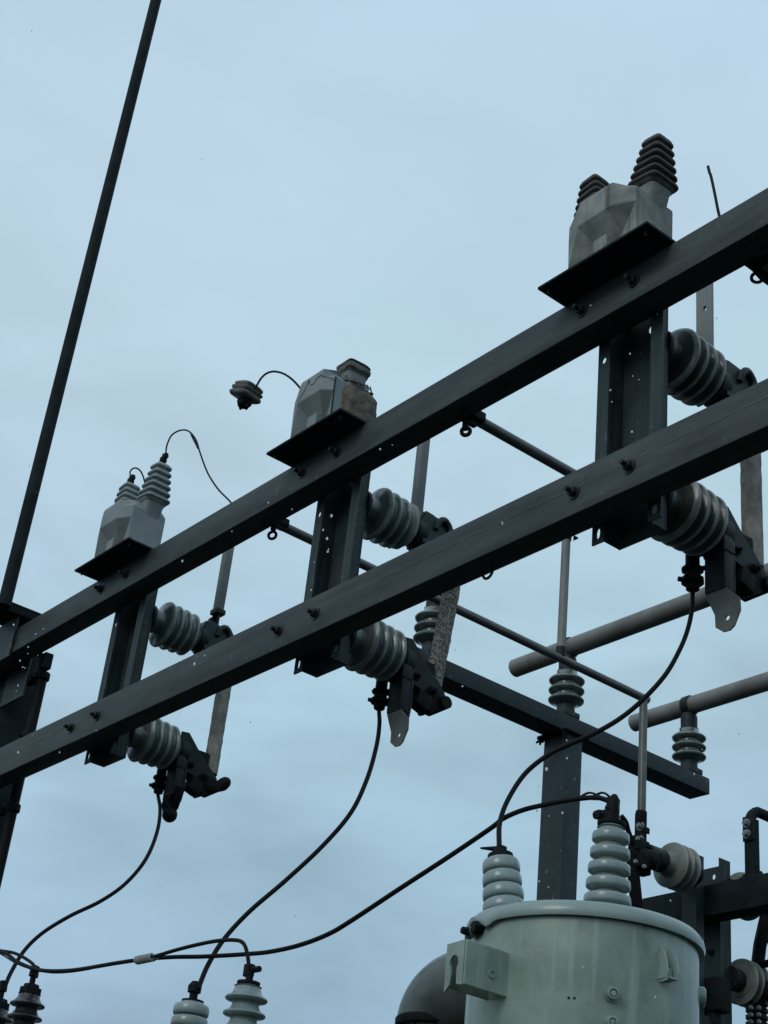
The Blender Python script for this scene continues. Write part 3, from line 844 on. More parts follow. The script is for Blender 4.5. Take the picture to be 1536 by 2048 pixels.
pm = thing('bus_pipe', 'thin grey pipe running back from upper beam beside a hanging eye bolt, middle of photo', 'pipe', (PXS['M'], 3.15, ZP-.01), 'thin pipes running back from the upper beam')
bm = B(); add_tube(bm, [(0, -.03, 0), (0, 1.2, 0), (0, 2.3, 0)], .0215, 20); obj('pipe', bm, 'busb', pm)
bm = B(); eye(bm, (0, -.045, -.01), .016, .05, .008); bx(bm, -.035, .035, -.075, .02, -.018, .022, .006); add_lathe(bm, [(0, .012), (.05, .012)], (.0, -.05, -.02), (0, 0, -1), 8)
obj('eye_bolt', bm, 'dark', pm)
pr_ = thing('bus_pipe', 'thin pipe with ring eye under upper beam at the right photo edge', 'pipe', (PXS['R'], 3.17, ZP-.01), 'thin pipes running back from the upper beam')
bm = B(); add_tube(bm, [(0, -.02, 0), (0, 1.2, 0)], .0215, 20); obj('pipe', bm, 'busb', pr_)
bm = B(); bx(bm, -.05, .05, -.09, .05, -.01, .024, .006); eye(bm, (-.02, -.03, -.008), .018, .032, .0055); eye(bm, (-.02, -.03, -.008), .018, .032, .0055)
add_prism(bm, [(-.05, -.05, .005), (-.05, .16, .005), (-.05, .16, -.02), (-.05, .02, -.02)], (0, 0, 0), (.04, 0, 0))
obj('eye_bolt', bm, 'dark', pr_)
# little U bolt under the lower beam
p = onY(985, 1150, LD); ub = thing('u_bolt', 'small black ring loop hanging under lower beam near the wrinkled tube', 'u bolt', (p.x, 3.08, L0))
bm = B(); pts = [Vector((math.cos(a)*.024, 0, math.sin(a)*.026 - .008)) for a in [PI*.95 + (PI*1.1)*k/14 for k in range(15)]]
add_tube(bm, pts, .005, 8); add_tube(bm, [pts[0], pts[0] + Vector((0, 0, .012))], .005, 8); add_tube(bm, [pts[-1], pts[-1] + Vector((0, 0, .012))], .005, 8)
obj('ring', bm, 'dark', ub)
# upright tube standing on the left thin pipe
yb = onX(1122, 1306, PXS['L']).y; zt = onX(1130, 1010, PXS['L']).z
tu = thing('bus_tube', 'straight pale upright tube standing on the thin pipe, below the lower beam', 'pipe', (PXS['L'], yb, ZP+.015))
bm = B(); add_tube(bm, [(0, 0, .02), (0, 0, zt-ZP-.015)], .0225, 20); obj('tube', bm, 'tubel', tu)
bm = B(); add_lathe(bm, [(0, .022), (.03, .027), (.045, .026)], (0, 0, 0), (0, 0, 1), 20); zc_ = onX(1131, 1080, PXS['L']).z-ZP-.015
add_lathe(bm, [(0, .026), (.03, .028)], (0, 0, zc_), (0, 0, 1), 16); add_bolt(bm, (.02, .03, zc_+.02), (1, 1, 0), .012, .01)
obj('collar', bm, 'cast', tu)
# ---------------------------------------------------------------- bolted bracket at the foot of the left pipe drop -> see rack

# ---------------------------------------------------------------- crossbeam on post, far behind
XB = -5.97
T1 = onX(905, 1328, XB); E1 = onX(1419.7, 1554, XB); Eb = onX(1419.7, 1589, XB)
ZT, ZB = (T1.z + E1.z)/2, Eb.z
XW = -6.13
cb = thing('steel_crossbeam', 'dark box crossbeam with three small insulators, capping the post behind', 'steel beam', (XB, 4.6, ZB))
bm = B(); bx(bm, XW, XB, 4.62, E1.y, ZB, ZT, .008)
obj('beam_body', bm, 'post', cb, off=cb.location)
pp0 = onX(1168, 1481, XB + .02)
pw = .185
py1 = pp0.y; px1 = XB + .01
po = thing('steel_post', 'dark square steel post behind the round green tank, carrying the crossbeam', 'post', (px1, py1, 0))
bm = B(); bx(bm, px1-pw, px1, py1-.13, py1, 0, ZB-.012, .008); obj('post_body', bm, 'post', po, off=po.location)
bm = B(); bx(bm, px1-pw-.02, px1+.03, py1-.17, py1+.03, ZB-.0115, ZB-.001, .002)
for a, b in ((-pw-.01, -.15), (.0, -.15)): add_bolt(bm, (px1+a, py1+b, ZB-.012), (0, 0, -1), .014, .02)
add_bolt(bm, (px1-pw, py1-.15, ZB-.02), (-1, 0, -.2), .014, .025)
obj('cap_plate', bm, 'dark', po, off=po.location)
# saddle bolts at top
def post_insulator(px, py, label, pal=False):
    """px,py: photo point of the insulator's middle, on the beam's centre line"""
    P = onX(px, py, (XB+XW)/2 + .02); base = Vector((P.x, P.y, ZT))
    t = thing('post_insulator', label, 'insulator', base, 'small post insulators on the rear crossbeam')
    bm = B(); bx(bm, -.06, .06, -.06, .06, .0005, .035, .005); add_lathe(bm, [(.035, .055), (.095, .05)], (0, 0, 0), (0, 0, 1), 24)
    obj('base', bm, 'post', t)
    bm = B(); pr2 = [(.09, .058)]
    for k in range(3):
        z = .112 + k*.062
        pr2 += [(z-.014, .066), (z-.010, .092), (z-.004, .104), (z+.004, .106), (z+.012, .100), (z+.024, .078), (z+.032, .066)]
    pr2 += [(.30, .058)]
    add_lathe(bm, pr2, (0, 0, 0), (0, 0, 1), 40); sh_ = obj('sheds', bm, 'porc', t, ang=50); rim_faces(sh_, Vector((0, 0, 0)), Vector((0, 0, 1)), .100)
    bm = B(); add_lathe(bm, [(.286, .060), (.30, .060), (.302, .052), (.375, .053), (.40, .045), (.405, .03)], (0, 0, 0), (0, 0, 1), 24)
    obj('cap', bm, 'cast', t)
    return t, base
pi1, b1 = post_insulator(866, 1258, 'small dark insulator on crossbeam half hidden by wrinkled leaning tube')
pi2, b2 = post_insulator(1133, 1380, 'small insulator directly above the steel post, crossed by the thin pipe')
pi3, b3 = post_insulator(1378, 1487, 'small insulator on the free right end of the crossbeam')
# X-direction bus pipes
def xpipe(base, pxl, name_label, zc, r, x1, cl=.055):
    xl = onY(*pxl, base.y).x
    t = thing('bus_pipe', name_label, 'pipe', (xl, base.y, zc), 'thick pipes resting on the rear insulators')
    bm = B(); add_tube(bm, [(0, 0, 0), (x1-xl, 0, 0)], r, 28, cap=False)
    add_tube(bm, [(.012, 0, 0), (x1-xl-.01, 0, 0)], r*.9, 28); obj('pipe', bm, 'busw', t, ang=50)
    bm = B(); add_lathe(bm, [(-cl/2, r*1.12), (-cl/2+.004, r*1.16), (cl/2-.004, r*1.16), (cl/2, r*1.12)], (base.x-xl, 0, 0), (1, 0, 0), 32)
    bx(bm, base.x-xl-.03, base.x-xl+.03, -.02, .02, -r*1.12-.05, -r*1.05, .004)
    add_bolt(bm, (base.x-xl, -.02, -r*1.2), (0, -1, 0), .012, .01)
    obj('clamp', bm, 'cast', t)
    return t
zB = onY(1150, 1292, b2.y).z
xpipe(b2, (1030, 1339), 'thick weathered pipe with clamp above the post, end near photo centre', zB, .056, -3.3)
zC = onY(1378, 1412, b3.y).z
xpipe(b3, (1268, 1446), 'thick weathered pipe at right edge, clamped to end insulator of crossbeam', zC, .056, -4.2)
zD = b1.z + .45
xpipe(b1, (868, 1204), 'thick pipe on first insulator, mostly hidden behind lower beam', zD, .056, -2.6)

# ---------------------------------------------------------------- left column, mast, conduit
cx1, cy0, cy1 = -7.42, 3.112, 3.30
co = thing('steel_column', 'dark steel column at the left photo edge holding both long beams', 'column', (-7.55, 3.2, 0))
bm = B(); bx(bm, cx1-.28, cx1, cy0, cy1, 0, 4.98, .006); obj('column_body', bm, 'rack', co, off=co.location)
bm = B(); bx(bm, -8.2, cx1+.24, 3.1125, 3.125, 4.62, 5.06, .003)
bx(bm, -8.2, -7.17, 2.985, 2.9985, 4.80, 5.035, .003)
obj('gusset_plate', bm, 'chan', co, off=co.location)
bm = B(); pa = onY(24, 1203, 2.95)
bx(bm, -7.45, -7.15, 2.6, 3.108, 5.078, 5.09, .002); bx(bm, -7.16, -7.15, 2.6, 3.108, 5.0365, 5.0775, .002)
obj('top_angle', bm, 'rack', co, off=co.location)
bm = B()
pb_ = onY(104, 1290, 3.12)
bx(bm, -7.06, -7.00, 3.113, 3.16, 4.74, 4.825, .004)
bx(bm, -7.04, -7.02, 3.09, 3.112, 4.70, 4.82, .004)
obj('under_bracket', bm, 'rack', co, off=co.location)
ma = thing('lightning_mast', 'tall slim dark mast rising at upper left above the column', 'mast', (-7.2, 2.88, 5.091))
pA = onY(8, 1212, 2.88); pB = onY(312, 0, 2.88)
bm = B(); add_tube(bm, [pA, pA.lerp(pB, .5), pB + (pB-pA)*.35], [.036, .036, .035], 28); obj('pole', bm, 'rack', ma, off=ma.location)
cd = thing('conduit', 'thin black conduit strapped beside the column at the left edge', 'conduit', (-7.1, 3.2, 1.0))
c1 = onY(88, 1359, 3.2); c2 = onY(33, 1570, 3.2); 
bm = B(); cxm = (c1.x+c2.x)/2 
add_tube(bm, [(cxm, 3.2, .0), (cxm, 3.2, 4.75)], .026, 16); obj('pipe', bm, 'dark', cd, off=cd.location)
for zz in (onX(83, 1352, cxm).z, onX(48, 1465, cxm).z, onX(14, 1612, cxm).z):
    bm = B(); add_lathe(bm, [(-.02, .034), (-.016, .037), (.016, .037), (.02, .034)], (cxm, 3.2, zz), (0, 0, 1), 16)
    bx(bm, cxm-.16, cxm-.03, 3.185, 3.215, zz-.012, zz+.012, .003); add_bolt(bm, (cxm-.05, 3.184, zz), (0, -1, 0), .012, .012)
    obj('strap', bm, 'dark', cd, off=cd.location)

# ---------------------------------------------------------------- big green pole transformer
TR = .3
D = 4.31
TC = CAM + ray(1167, 1893)*D
tk = thing('tank_transformer', 'round sage green oil tank transformer with two grey porcelain bushings, bottom right', 'transformer', (TC.x, TC.y, TC.z-1.0))
O = Vector(tk.location)
def tl(bm): bmesh.ops.translate(bm, verts=bm.verts, vec=(0, 0, 1.0)); return bm
H = 1.0   # local z of the lid rim bottom
bm = B(); add_lathe(bm, [(0, TR-.01), (.006, TR), (H+.01, TR)], (0, 0, 0), (0, 0, 1), 96)
obj('tank', bm, 'tank', tk, ang=60)
bm = B()
add_lathe(bm, [(H-.004, TR+.002), (H-.006, TR+.014), (H+.004, TR+.017), (H+.022, TR+.013), (H+.034, TR+.002), (H+.040, TR-.02), (H+.044, TR*.7), (H+.046, .01)], (0, 0, 0), (0, 0, 1), 128)
for v in bm.verts:   # notch over the lid clamp, facing the camera's left
    a = math.atan2(v.co.y, v.co.x)
    r = math.hypot(v.co.x, v.co.y)
    if r > TR-.001 and v.co.z < H+.01:
        az = math.atan2(-.72, -.30)
        d = (a-az+PI) % (2*PI)-PI
        v.co.z += .018*math.exp(-(d/.13)**2) - .012*math.exp(-((d-.26)/.07)**2)
obj('lid', bm, 'lid', tk, ang=50)
def lathe_bushing(name, base, axis, prof, m, capm='dark'):
    bm = B(); add_lathe(bm, prof, base, axis, 56); return obj(name, bm, m, tk, ang=55)
def round_sheds(n, z0, pitch, r0, r1, th, neck):
    p = []
    for k in range(n):
        f = k/(n-1); R = r0+(r1-r0)*f; z = z0+k*pitch; nk = neck*(1 - .12*f)
        p += [(z, R*.93), (z+th*.12, R*.985), (z+th*.4, R), (z+th*.75, R*.985), (z+th, R*.93), (z+th*1.08, R*.84), (z+pitch-(pitch-th)*.25, nk), (z+pitch-.002, nk)]
    return p
def disc_sheds(n, z0, pitch, r0, r1, th, neck):
    p = []
    for k in range(n):
        f = k/(n-1); R = r0+(r1-r0)*f; z = z0+k*pitch; nk = neck*(1-.08*f)
        p += [(z-.001, R*.80), (z+.0, R*.93), (z+.003, R*.985), (z+.007, R), (z+th*.7, R*.995), (z+th*.9, R*.97), (z+th, R*.90), (z+th*1.05, R*.75), (z+th*1.2, nk*1.08), (z+pitch-.004, nk), (z+pitch-.003, nk*1.15)]
    return p
# rear bushing (tall)
pb = onY(1212, 1806, TC.y+.13) - O; pb.z = H+.044
pt = onY(1223, 1648, TC.y+.13)-O
ax = (pt-pb).normalized(); Lb = (pt-pb).length
bm = B()
n = 5; pitch = Lb*.165
add_lathe(bm, [(-.03, .095), (.002, .095)] + [(Lb-.262, .080), (Lb-.250, .066), (Lb-.246, .05)] + disc_sheds(5, Lb-.232, .0445, .066, .053, .0265, .038) + [(Lb*.985, .030), (Lb, .028)], pb, ax, 56)
bu1 = obj('bushing', bm, 'bush', tk, ang=55, label='taller porcelain bushing at the rear with clamp and cables')
bm = B(); add_lathe(bm, [(Lb-.004, .040), (Lb+.006, .040), (Lb+.008, .022), (Lb+.03, .020)], pb, ax, 24)
q = pb+ax*(Lb+.032); add_box(bm, q, (.035, .03, .045), None, .006); add_lathe(bm, [(0, .014), (.05, .012)], q+Vector((-.01, 0, .0)), (-1, -.2, .05), 6); add_box(bm, q + Vector((-.04, -.005, 0)), (.02, .03, .026), None, .004)
add_lathe(bm, [(0, .02), (.03, .018), (.045, .006)], q+Vector((0, 0, .01)), (.2, 0, 1), 8)
obj('terminal', bm, 'dark', bu1)
q1 = q + O
# front-left bushing (short)
sy_ = TC.y-.10
pb = onY(1010, 1842, sy_)-O; pt = onY(1001, 1716, sy_)-O; ax = (pt-pb).normalized(); Lb = (pt-pb).length
bm = B(); add_lathe(bm, [(h, r) for h, r in [(-.02, .055)] + round_sheds(5, Lb-.208, .0405, .0620, .0530, .0335, .040)] + [(Lb*.99, .032), (Lb, .03)], pb, ax, 56)
bu2 = obj('bushing', bm, 'bush', tk, ang=55, label='shorter fat-ribbed porcelain bushing at the front left')
bm = B(); add_lathe(bm, [(Lb-.003, .036), (Lb+.008, .036), (Lb+.010, .020), (Lb+.03, .018), (Lb+.032, .010)], pb, ax, 24)
q = pb+ax*(Lb+.024); add_box(bm, q, (.035, .025, .022), None, .005); add_lathe(bm, [(0, .008), (.05, .003)], q+Vector((-.01, -.005, .004)), (-.8, -.3, .1), 6)
obj('terminal', bm, 'dark', bu2)
q2 = q + O
# hanger bracket: plate along Y then a flange along -X, on the camera-left side
bk = B()
xp = onY(1015, 1950, TC.y-.22).x - O.x
ya, yb2 = -.36, -.20
def zat(px, py, y): return onY(px, py, y).z - O.z
A_ = CAM + ray(1016, 1950)*1.0
d_ = ray(1016, 1950); aa = d_.x**2+d_.y**2; bq = 2*(d_.x*(CAM.x-TC.x)+d_.y*(CAM.y-TC.y)); cc_ = (CAM.x-TC.x)**2+(CAM.y-TC.y)**2-TR*TR
A_ = CAM + d_*((-bq-math.sqrt(bq*bq-4*aa*cc_))/(2*aa))
pxx = A_.x-O.x; yb2 = A_.y-O.y
za, zb_ = onX(1018, 1905, A_.x).z-O.z, onX(1015, 1995, A_.x).z-O.z
ya = onX(931, 1925, A_.x).y-O.y
bx(bk, pxx-.007, pxx, ya, yb2+.02, zb_, za, .002)
obj('bracket_plate', bk, 'tank', tk)
fx = onY(891, 1935, TC.y+ya).x - O.x
bk = B()
W = pxx-.0075-fx; zc = (za+zb_)/2
xm = (fx+pxx)/2-.006; zk = zb_+.058
kp = [(fx, zb_-.012), (xm-.012, zb_+.004)] + [(xm-.008, zb_+.03)] + [(xm+.016*math.cos(a), zk+.018*math.sin(a)) for a in [PI*1.25 - PI*1.5*k/12 for k in range(13)]] + [(xm+.011, zb_+.03), (xm+.013, zb_+.004), (pxx-.0075, zb_), (pxx-.0075, za), (fx, za-.004)]
add_prism(bk, [(a, ya, b) for a, b in kp], (0, 0, 0), (0, .007, 0))
obj('bracket_flange', bk, 'tank', tk, smooth=False)
bk = B(); bx(bk, fx, fx+.007, ya+.0075, yb2+.16, zb_, za, .002)
obj('bracket_web', bk, 'tank', tk)
bk = B(); yh = onX(983, 1948, A_.x)
add_lathe(bk, [(0, .0115), (.003, .0115), (.0035, .008), (.001, .0075)], (pxx, yh.y-O.y, yh.z-O.z), (1, 0, 0), 20)
obj('bracket_boss', bk, 'tank', tk)
# lid clamp
az = math.atan2(-.72, -.30); c = Vector((math.cos(az), math.sin(az), 0))
bk = B(); p = c*(TR+.012) + Vector((0, 0, H-.016))
add_lathe(bk, [(-.02, .014), (.02, .014)], p, Vector((-c.y, c.x, 0)), 16)
obj('lid_clamp', bk, 'zinc', tk)
bk = B(); add_lathe(bk, [(-.012, .017), (.012, .017)], p + Vector((-c.y, c.x, 0))*.036 + Vector((0, 0, .004)), c, 10); add_lathe(bk, [(0, .012), (.03, .010)], p, c, 8); jitter(bk, .003, 40)
obj('clamp_nut', bk, 'dark', tk)
def on_tank(px, py, r=TR):
    d = ray(px, py); a = d.x**2+d.y**2; bq = 2*(d.x*(CAM.x-TC.x)+d.y*(CAM.y-TC.y)); cc = (CAM.x-TC.x)**2+(CAM.y-TC.y)**2-r*r
    t_ = (-bq-math.sqrt(max(0, bq*bq-4*a*cc)))/(2*a); return CAM+d*t_-O
for (px, py, s) in ((1223, 1989, 1.0), (1221, 2046, .9)):
    p = on_tank(px, py); nn = Vector((p.x, p.y, 0)).normalized()
    bk = B(); add_lathe(bk, [(-.002, .019*s), (.006, .019*s), (.006, .015*s), (.02, .015*s), (.021, .010*s), (.015, .009*s)], p, nn, 18)
    obj('drain_plug', bk, 'tank', tk)
    bk = B(); add_lathe(bk, [(.010, .008*s), (.019, .0075*s)], p, nn, 6); obj('plug_core', bk, 'zinc', tk)
# lifting lug: two fins joined at the foot
for k, (pa_, pb_, pc_) in enumerate((((1300, 1886), (1314, 1930), (1318, 1964)), ((1315, 1890), (1335, 1925), (1338, 1964)))):
    A = on_tank(*pa_); Cc = on_tank(*pc_); nn = Vector((A.x, A.y, 0)).normalized()
    side = Vector((-nn.y, nn.x, 0))
    A2 = Vector((Cc.x, Cc.y, A.z))
    tt = [A2 + nn*.0, A2.lerp(Cc, .22) + nn*.020, A2.lerp(Cc, .5) + nn*.030, A2.lerp(Cc, .8) + nn*.034, Cc + nn*.030, Cc + nn*.0, A2.lerp(Cc, .5) - nn*.004]
    bk = B(); add_prism(bk, tt, (0, 0, 0), side*.004)
    obj('lifting_lug', bk, 'lid', tk, ang=20)
pA_ = on_tank(1316, 1962); pB_ = on_tank(1339, 1962); nn = Vector((pA_.x, pA_.y, 0)).normalized()
bk = B(); mid = (pA_+pB_)/2 + nn*.016; add_box(bk, mid + Vector((0, 0, .003)), (.03, (pA_-pB_).length, .006), Matrix((nn, Vector((-nn.y, nn.x, 0)), Vector((0, 0, 1)))).transposed(), .001)
add_box(bk, mid + Vector((0, 0, .018)) - nn*.006, (.008, (pA_-pB_).length*.8, .03), Matrix((nn, Vector((-nn.y, nn.x, 0)), Vector((0, 0, 1)))).transposed(), .001)
obj('lug_foot', bk, 'tank', tk)
# knob on the right side of the tank
pk = CAM + ray(1400, 1994)*(D*1.0) - O
nn = Vector((pk.x, pk.y, 0)).normalized(); pk = nn*TR + Vector((0, 0, pk.z))
bk = B(); add_lathe(bk, [(-.004, .026), (.014, .026), (.018, .022)], pk, nn, 20); obj('side_boss', bk, 'tank', tk)
rr_ = random.Random(5)
for k in range(26):
    a_ = rr_.uniform(-2.2, .2); zz = rr_.uniform(H-.40, H-.03); nn = Vector((math.cos(a_), math.sin(a_), 0))
    bk = B(); add_lathe(bk, [(-.001, rr_.uniform(.0012, .0028)), (.0006, .001)], nn*TR + Vector((0, 0, zz)), nn, 7)
    obj('paint_chip', bk, 'core', tk)
bk = B(); p = on_tank(1143, 1996)
for dx in (-.007, .007): 
    nn = Vector((p.x, p.y, 0)).normalized(); add_lathe(bk, [(-.001, .0035), (.0015, .003)], p+Vector((-nn.y, nn.x, 0))*dx, nn, 8)
obj('rivet', bk, 'dark', tk)
st = thing('steel_stand', 'steel stand carrying the green tank transformer above the ground', 'stand', (O.x, O.y, 0))
bm = B()
for sx in (-.25, .25):
    for sy in (-.25, .25): bx(bm, sx-.04, sx+.04, sy-.04, sy+.04, 0, O.z-.081, .004)
bx(bm, -.33, .33, -.33, .33, O.z-.08, O.z-.002, .006); obj('frame', bm, 'rack', st)

# ---------------------------------------------------------------- the vent elbow left of the tank
ey = TC.y + .16
pc = onY(932, 2040, ey)
le = onY(822, 2040, ey)
Rb = (pc.x - le.x)          # outer radius along X
eo = thing('vent_elbow', 'dark green curved pipe elbow peeking out left of the round tank', 'pipe', (pc.x, ey, pc.z-.6))
bm = B(); rt = Rb*.47; Rm = Rb-rt
pts = [Vector((-Rm, 0, .0)), Vector((-Rm, 0, .6))]
for k in range(1, 13):
    a = PI - PI/2*k/12; pts.append(Vector((math.cos(a)*Rm, 0, .6+math.sin(a)*Rm*.66)))
pts.append(Vector((.12, 0, .6+Rm*.66)))
add_tube(bm, pts[1:], rt, 40)
obj('elbow_body', bm, 'elbow', eo, ang=60)
bm = B(); add_lathe(bm, [(.585, rt*1.02), (.59, rt*1.04), (.606, rt*1.04), (.612, rt)], (-Rm, 0, 0), (0, 0, 1), 40)
for k in range(8):
    a = k*PI/4+.2; add_lathe(bm, [(0, .006), (.012, .006)], (-Rm+math.cos(a)*rt*.93, math.sin(a)*rt*.93, .5845), (0, 0, -1), 6)
obj('collar', bm, 'dark', eo)
bm = B(); add_lathe(bm, [(-eo.location.z, rt*.86), (.584, rt*.86)], (-Rm, 0, 0), (0, 0, 1), 36); obj('downpipe', bm, M['core'], eo)

# ---------------------------------------------------------------- two further transformers whose bushings show at the bottom edge
def small_tank(name_label, cx, cy, ztop):
    t = thing('tank_transformer', name_label, 'transformer', (cx, cy, 1.2))
    bm = B(); add_lathe(bm, [(0, .26), (.01, .27), (ztop-1.2-.01, .27), (ztop-1.2-.008, .29), (ztop-1.2+.02, .29), (ztop-1.2+.03, .26), (ztop-1.2+.032, .05)], (0, 0, 0), (0, 0, 1), 64)
    obj('tank', bm, 'tank', t, ang=50)
    s = thing('steel_stand', 'steel stand below ' + name_label, 'stand', (cx, cy, 0))
    bm = B()
    for sx in (-.2, .2):
        for sy in (-.2, .2): bx(bm, sx-.04, sx+.04, sy-.04, sy+.04, 0, 1.13, .004)
    bx(bm, -.3, .3, -.3, .3, 1.1305, 1.199, .006); obj('frame', bm, 'rack', s)
    return t
def drip_sheds(n, z0, pitch, R, neck, cone=.5):
    p = []
    for k in range(n):
        z = z0+k*pitch
        p += [(z, R*.90), (z+.002, R*.97), (z+.006, R), (z+.011, R*.96), (z+pitch*.35, R*.78), (z+pitch*.62, neck*1.12), (z+pitch-.004, neck), (z+pitch-.002, neck*1.1)]
    return p
MY = 2.78
m1 = onY(391, 1977, MY); m2 = onY(499, 1949, MY)
zt = m1.z - .36
tm = small_tank('transformer of which only two light grey bushings show at bottom centre-left', (m1.x+m2.x)/2, MY, zt)
ends = []
for k, (px, label) in enumerate((((385, 2005), 'rounded light grey bushing with ball terminal'), ((497, 1968), 'light grey bushing with steep conical sheds and clamp'))):
    c = onY(*px, MY) - Vector(tm.location)
    zt_ = c.z - .0     # top plate of porcelain
    n = 4; pitch = .058
    bm = B()
    if k == 0:
        pr3 = [(0, .06)] + [(h, r) for h, r in round_sheds(6, .022, .0395, .066, .060, .032, .044)] + [(.262, .036)]
        z0 = zt_ - .262
    else:
        pr3 = [(0, .06)] + drip_sheds(5, .02, .047, .068, .040) + [(.256, .036)]
        z0 = zt_ - .262
    b0 = zt-1.2+.032
    add_lathe(bm, [(b0-z0, .06)] + pr3 if b0-z0 < 0 else pr3, (c.x, c.y, z0), (0, 0, 1), 48)
    bb = obj('bushing', bm, 'bush', tm, ang=55, label=label)
    bm = B(); add_lathe(bm, [(.255, .030), (.26, .037), (.268, .037), (.272, .014), (.292, .014), (.294, .022), (.315, .023), (.33, .012)] if k == 0 else [(.255, .03), (.26, .037), (.268, .037), (.27, .012), (.30, .012)], (c.x, c.y, z0), (0, 0, 1), 20)
    if k == 1: add_box(bm, (c.x-.008, c.y, z0+.305), (.03, .026, .04), None, .004); add_lathe(bm, [(0, .010), (.045, .010)], (c.x, c.y, z0+.305), (1, .1, 0), 6)
    obj('terminal', bm, 'dark', bb)
LY = 2.78
m3 = onY(72, 1950, LY); m4 = onY(6, 1980, LY)
zt2 = onY(60, 2100, LY).z
tl_ = small_tank('transformer of which only two dark bushings show at bottom left corner', (m3.x+m4.x)/2-.1, LY, zt2-.05)
for k, px in enumerate(((60, 1985), (-3, 2014))):
    c = onY(*px, LY) - Vector(tl_.location)
    z0 = c.z - .27
    bm = B(); add_lathe(bm, [(-.08, .06)] + drip_sheds(5, .02, .049, .068, .040) + [(.262, .034)], (c.x, c.y, z0), (0, 0, 1), 44)
    bb = obj('bushing', bm, 'brn', tl_, ang=55)
    bm = B(); add_lathe(bm, [(.258, .034), (.262, .044), (.285, .044), (.287, .034), (.30, .030), (.302, .012), (.33, .012), (.332, .020), (.37, .018), (.374, .008)], (c.x, c.y, z0), (0, 0, 1), 8)
    obj('terminal', bm, 'dark', bb)

# ---------------------------------------------------------------- cables
bst = STUD[2]
cable('drop_cable', [(338, 1577), (334, 1615), (319, 1664), (291, 1720), (250, 1768), (200, 1803), (140, 1832), (85, 1866), (48, 1902), (22, 1945), (8, 1978)], STUD[2].y, LY, .0085, 'black drop cable from leftmost cut-out curving down to bottom left corner', ends=(STUD[2], None))
cable('drop_cable', [(773, 1408), (770, 1440), (759, 1488), (736, 1556), (702, 1625), (645, 1692), (570, 1762), (500, 1822), (449, 1877), (416, 1930), (396, 1978)], STUD[1].y, MY, .0085, 'black drop cable from middle cut-out curving down to rounded grey bushing', ends=(STUD[1], None))
cable('drop_cable', [(1385, 1170), (1384, 1208), (1375, 1255), (1358, 1300), (1330, 1350), (1285, 1400), (1240, 1437), (1190, 1466), (1140, 1488), (1099, 1508), (1050, 1546), (1012, 1598), (991, 1645), (985, 1692)], STUD[0].y, q2.y, .0075, 'black drop cable from rightmost cut-out sweeping down to short bushing of green tank', ends=(STUD[0], q2 + Vector((-.004, 0, .01))))
jy = lambda f: q1.y + (MY-.03-q1.y)*f
main_px = [(1240, 1622), (1238, 1605), (1222, 1595), (1195, 1592), (1140, 1599), (1095, 1608), (1050, 1619), (1010, 1636), (985, 1655), (900, 1712), (800, 1777), (700, 1843), (655, 1869), (600, 1890), (543, 1903), (496, 1908), (410, 1913), (350, 1914), (292, 1918), (234, 1926), (156, 1939), (105, 1942), (70, 1938), (35, 1924), (12, 1907), (-25, 1893)]
tc_, Pm = cable('neutral_cable', main_px, q1.y, MY, .0075, 'long black cable running left from tall bushing of green tank through a wrapped splice', ends=(q1, None), ycurve=lambda f: q1.y + (MY-.02-q1.y)*min(1, f*1.25))
t5, P5 = cable('branch_cable', [(296, 1918), (322, 1909), (371, 1895), (426, 1883), (466, 1880), (486, 1886), (495, 1910), (499, 1950)], MY-.02, MY, .0065, 'short black branch cable from wrapped splice over to conical grey bushing')
cable('branch_cable', [(-25, 1893), (0, 1901), (28, 1906), (54, 1919), (70, 1934), (73, 1955)], MY-.02, LY, .0065, 'short black cable end dropping onto dark bushing in bottom left corner')
cable('grey_wire', [(-25, 1896), (2, 1908), (30, 1925), (60, 1937), (100, 1945), (140, 1944), (180, 1938)], MY-.005, MY-.008, .0035, 'thin bare grey wire lying along black cable at bottom left', m='cableg')
# splice wrap
sp0, sp1 = onY(273, 1921, MY-.02), onY(307, 1914, MY-.02)
sp = thing('cable_splice', 'ribbed pale green wire wrap binding two cables at bottom left', 'splice', sp0)
bm = B(); d = sp1-sp0; L_ = d.length
F_ = frame(d); N = 150
add_tube(bm, [F_ @ Vector((math.cos(k*.3)*.0115, math.sin(k*.3)*.0115*.9, L_*k/N)) for k in range(N+1)], .0052, 8)
add_tube(bm, [F_ @ Vector((.006, 0, -.004)), F_ @ Vector((.004, 0, L_*.5)), F_ @ Vector((.006, 0, L_+.012))], .0095, 12)
obj('wrap', bm, 'porcl', sp, ang=60)
# armour rods where the cables bend
def rods(px, y, r, label):
    P = [onY(a, b, y) for a, b in px]
    t = thing('armour_rod', label, 'cable fitting', P[0])
    S = smoothpath(P, 10); bm = B(); n = len(S)
    for s in range(3):
        Q = []
        for i, p in enumerate(S):
            tt = (S[min(i+1, n-1)]-S[max(i-1, 0)]).normalized(); F = frame(tt, (0, 1, .3)); a = 2*PI*s/3 + i*.14
            bulge = r*math.sin(PI*i/(n-1))**.6
            Q.append(p + F.col[0]*math.cos(a)*bulge + F.col[1]*math.sin(a)*bulge)
        add_tube(bm, Q, .0035, 6)
    obj('strands', bm, 'cable', t, off=P[0])
rods([(1152, 1598), (1180, 1592), (1205, 1592), (1228, 1600)], q1.y+.0, .0105, 'twisted open strands wrapped round cable top above tall bushing')
rods([(382, 869), (390, 880), (396, 897)], 3.04, .006, 'twisted open strands on curled wire beside leftmost transformer')

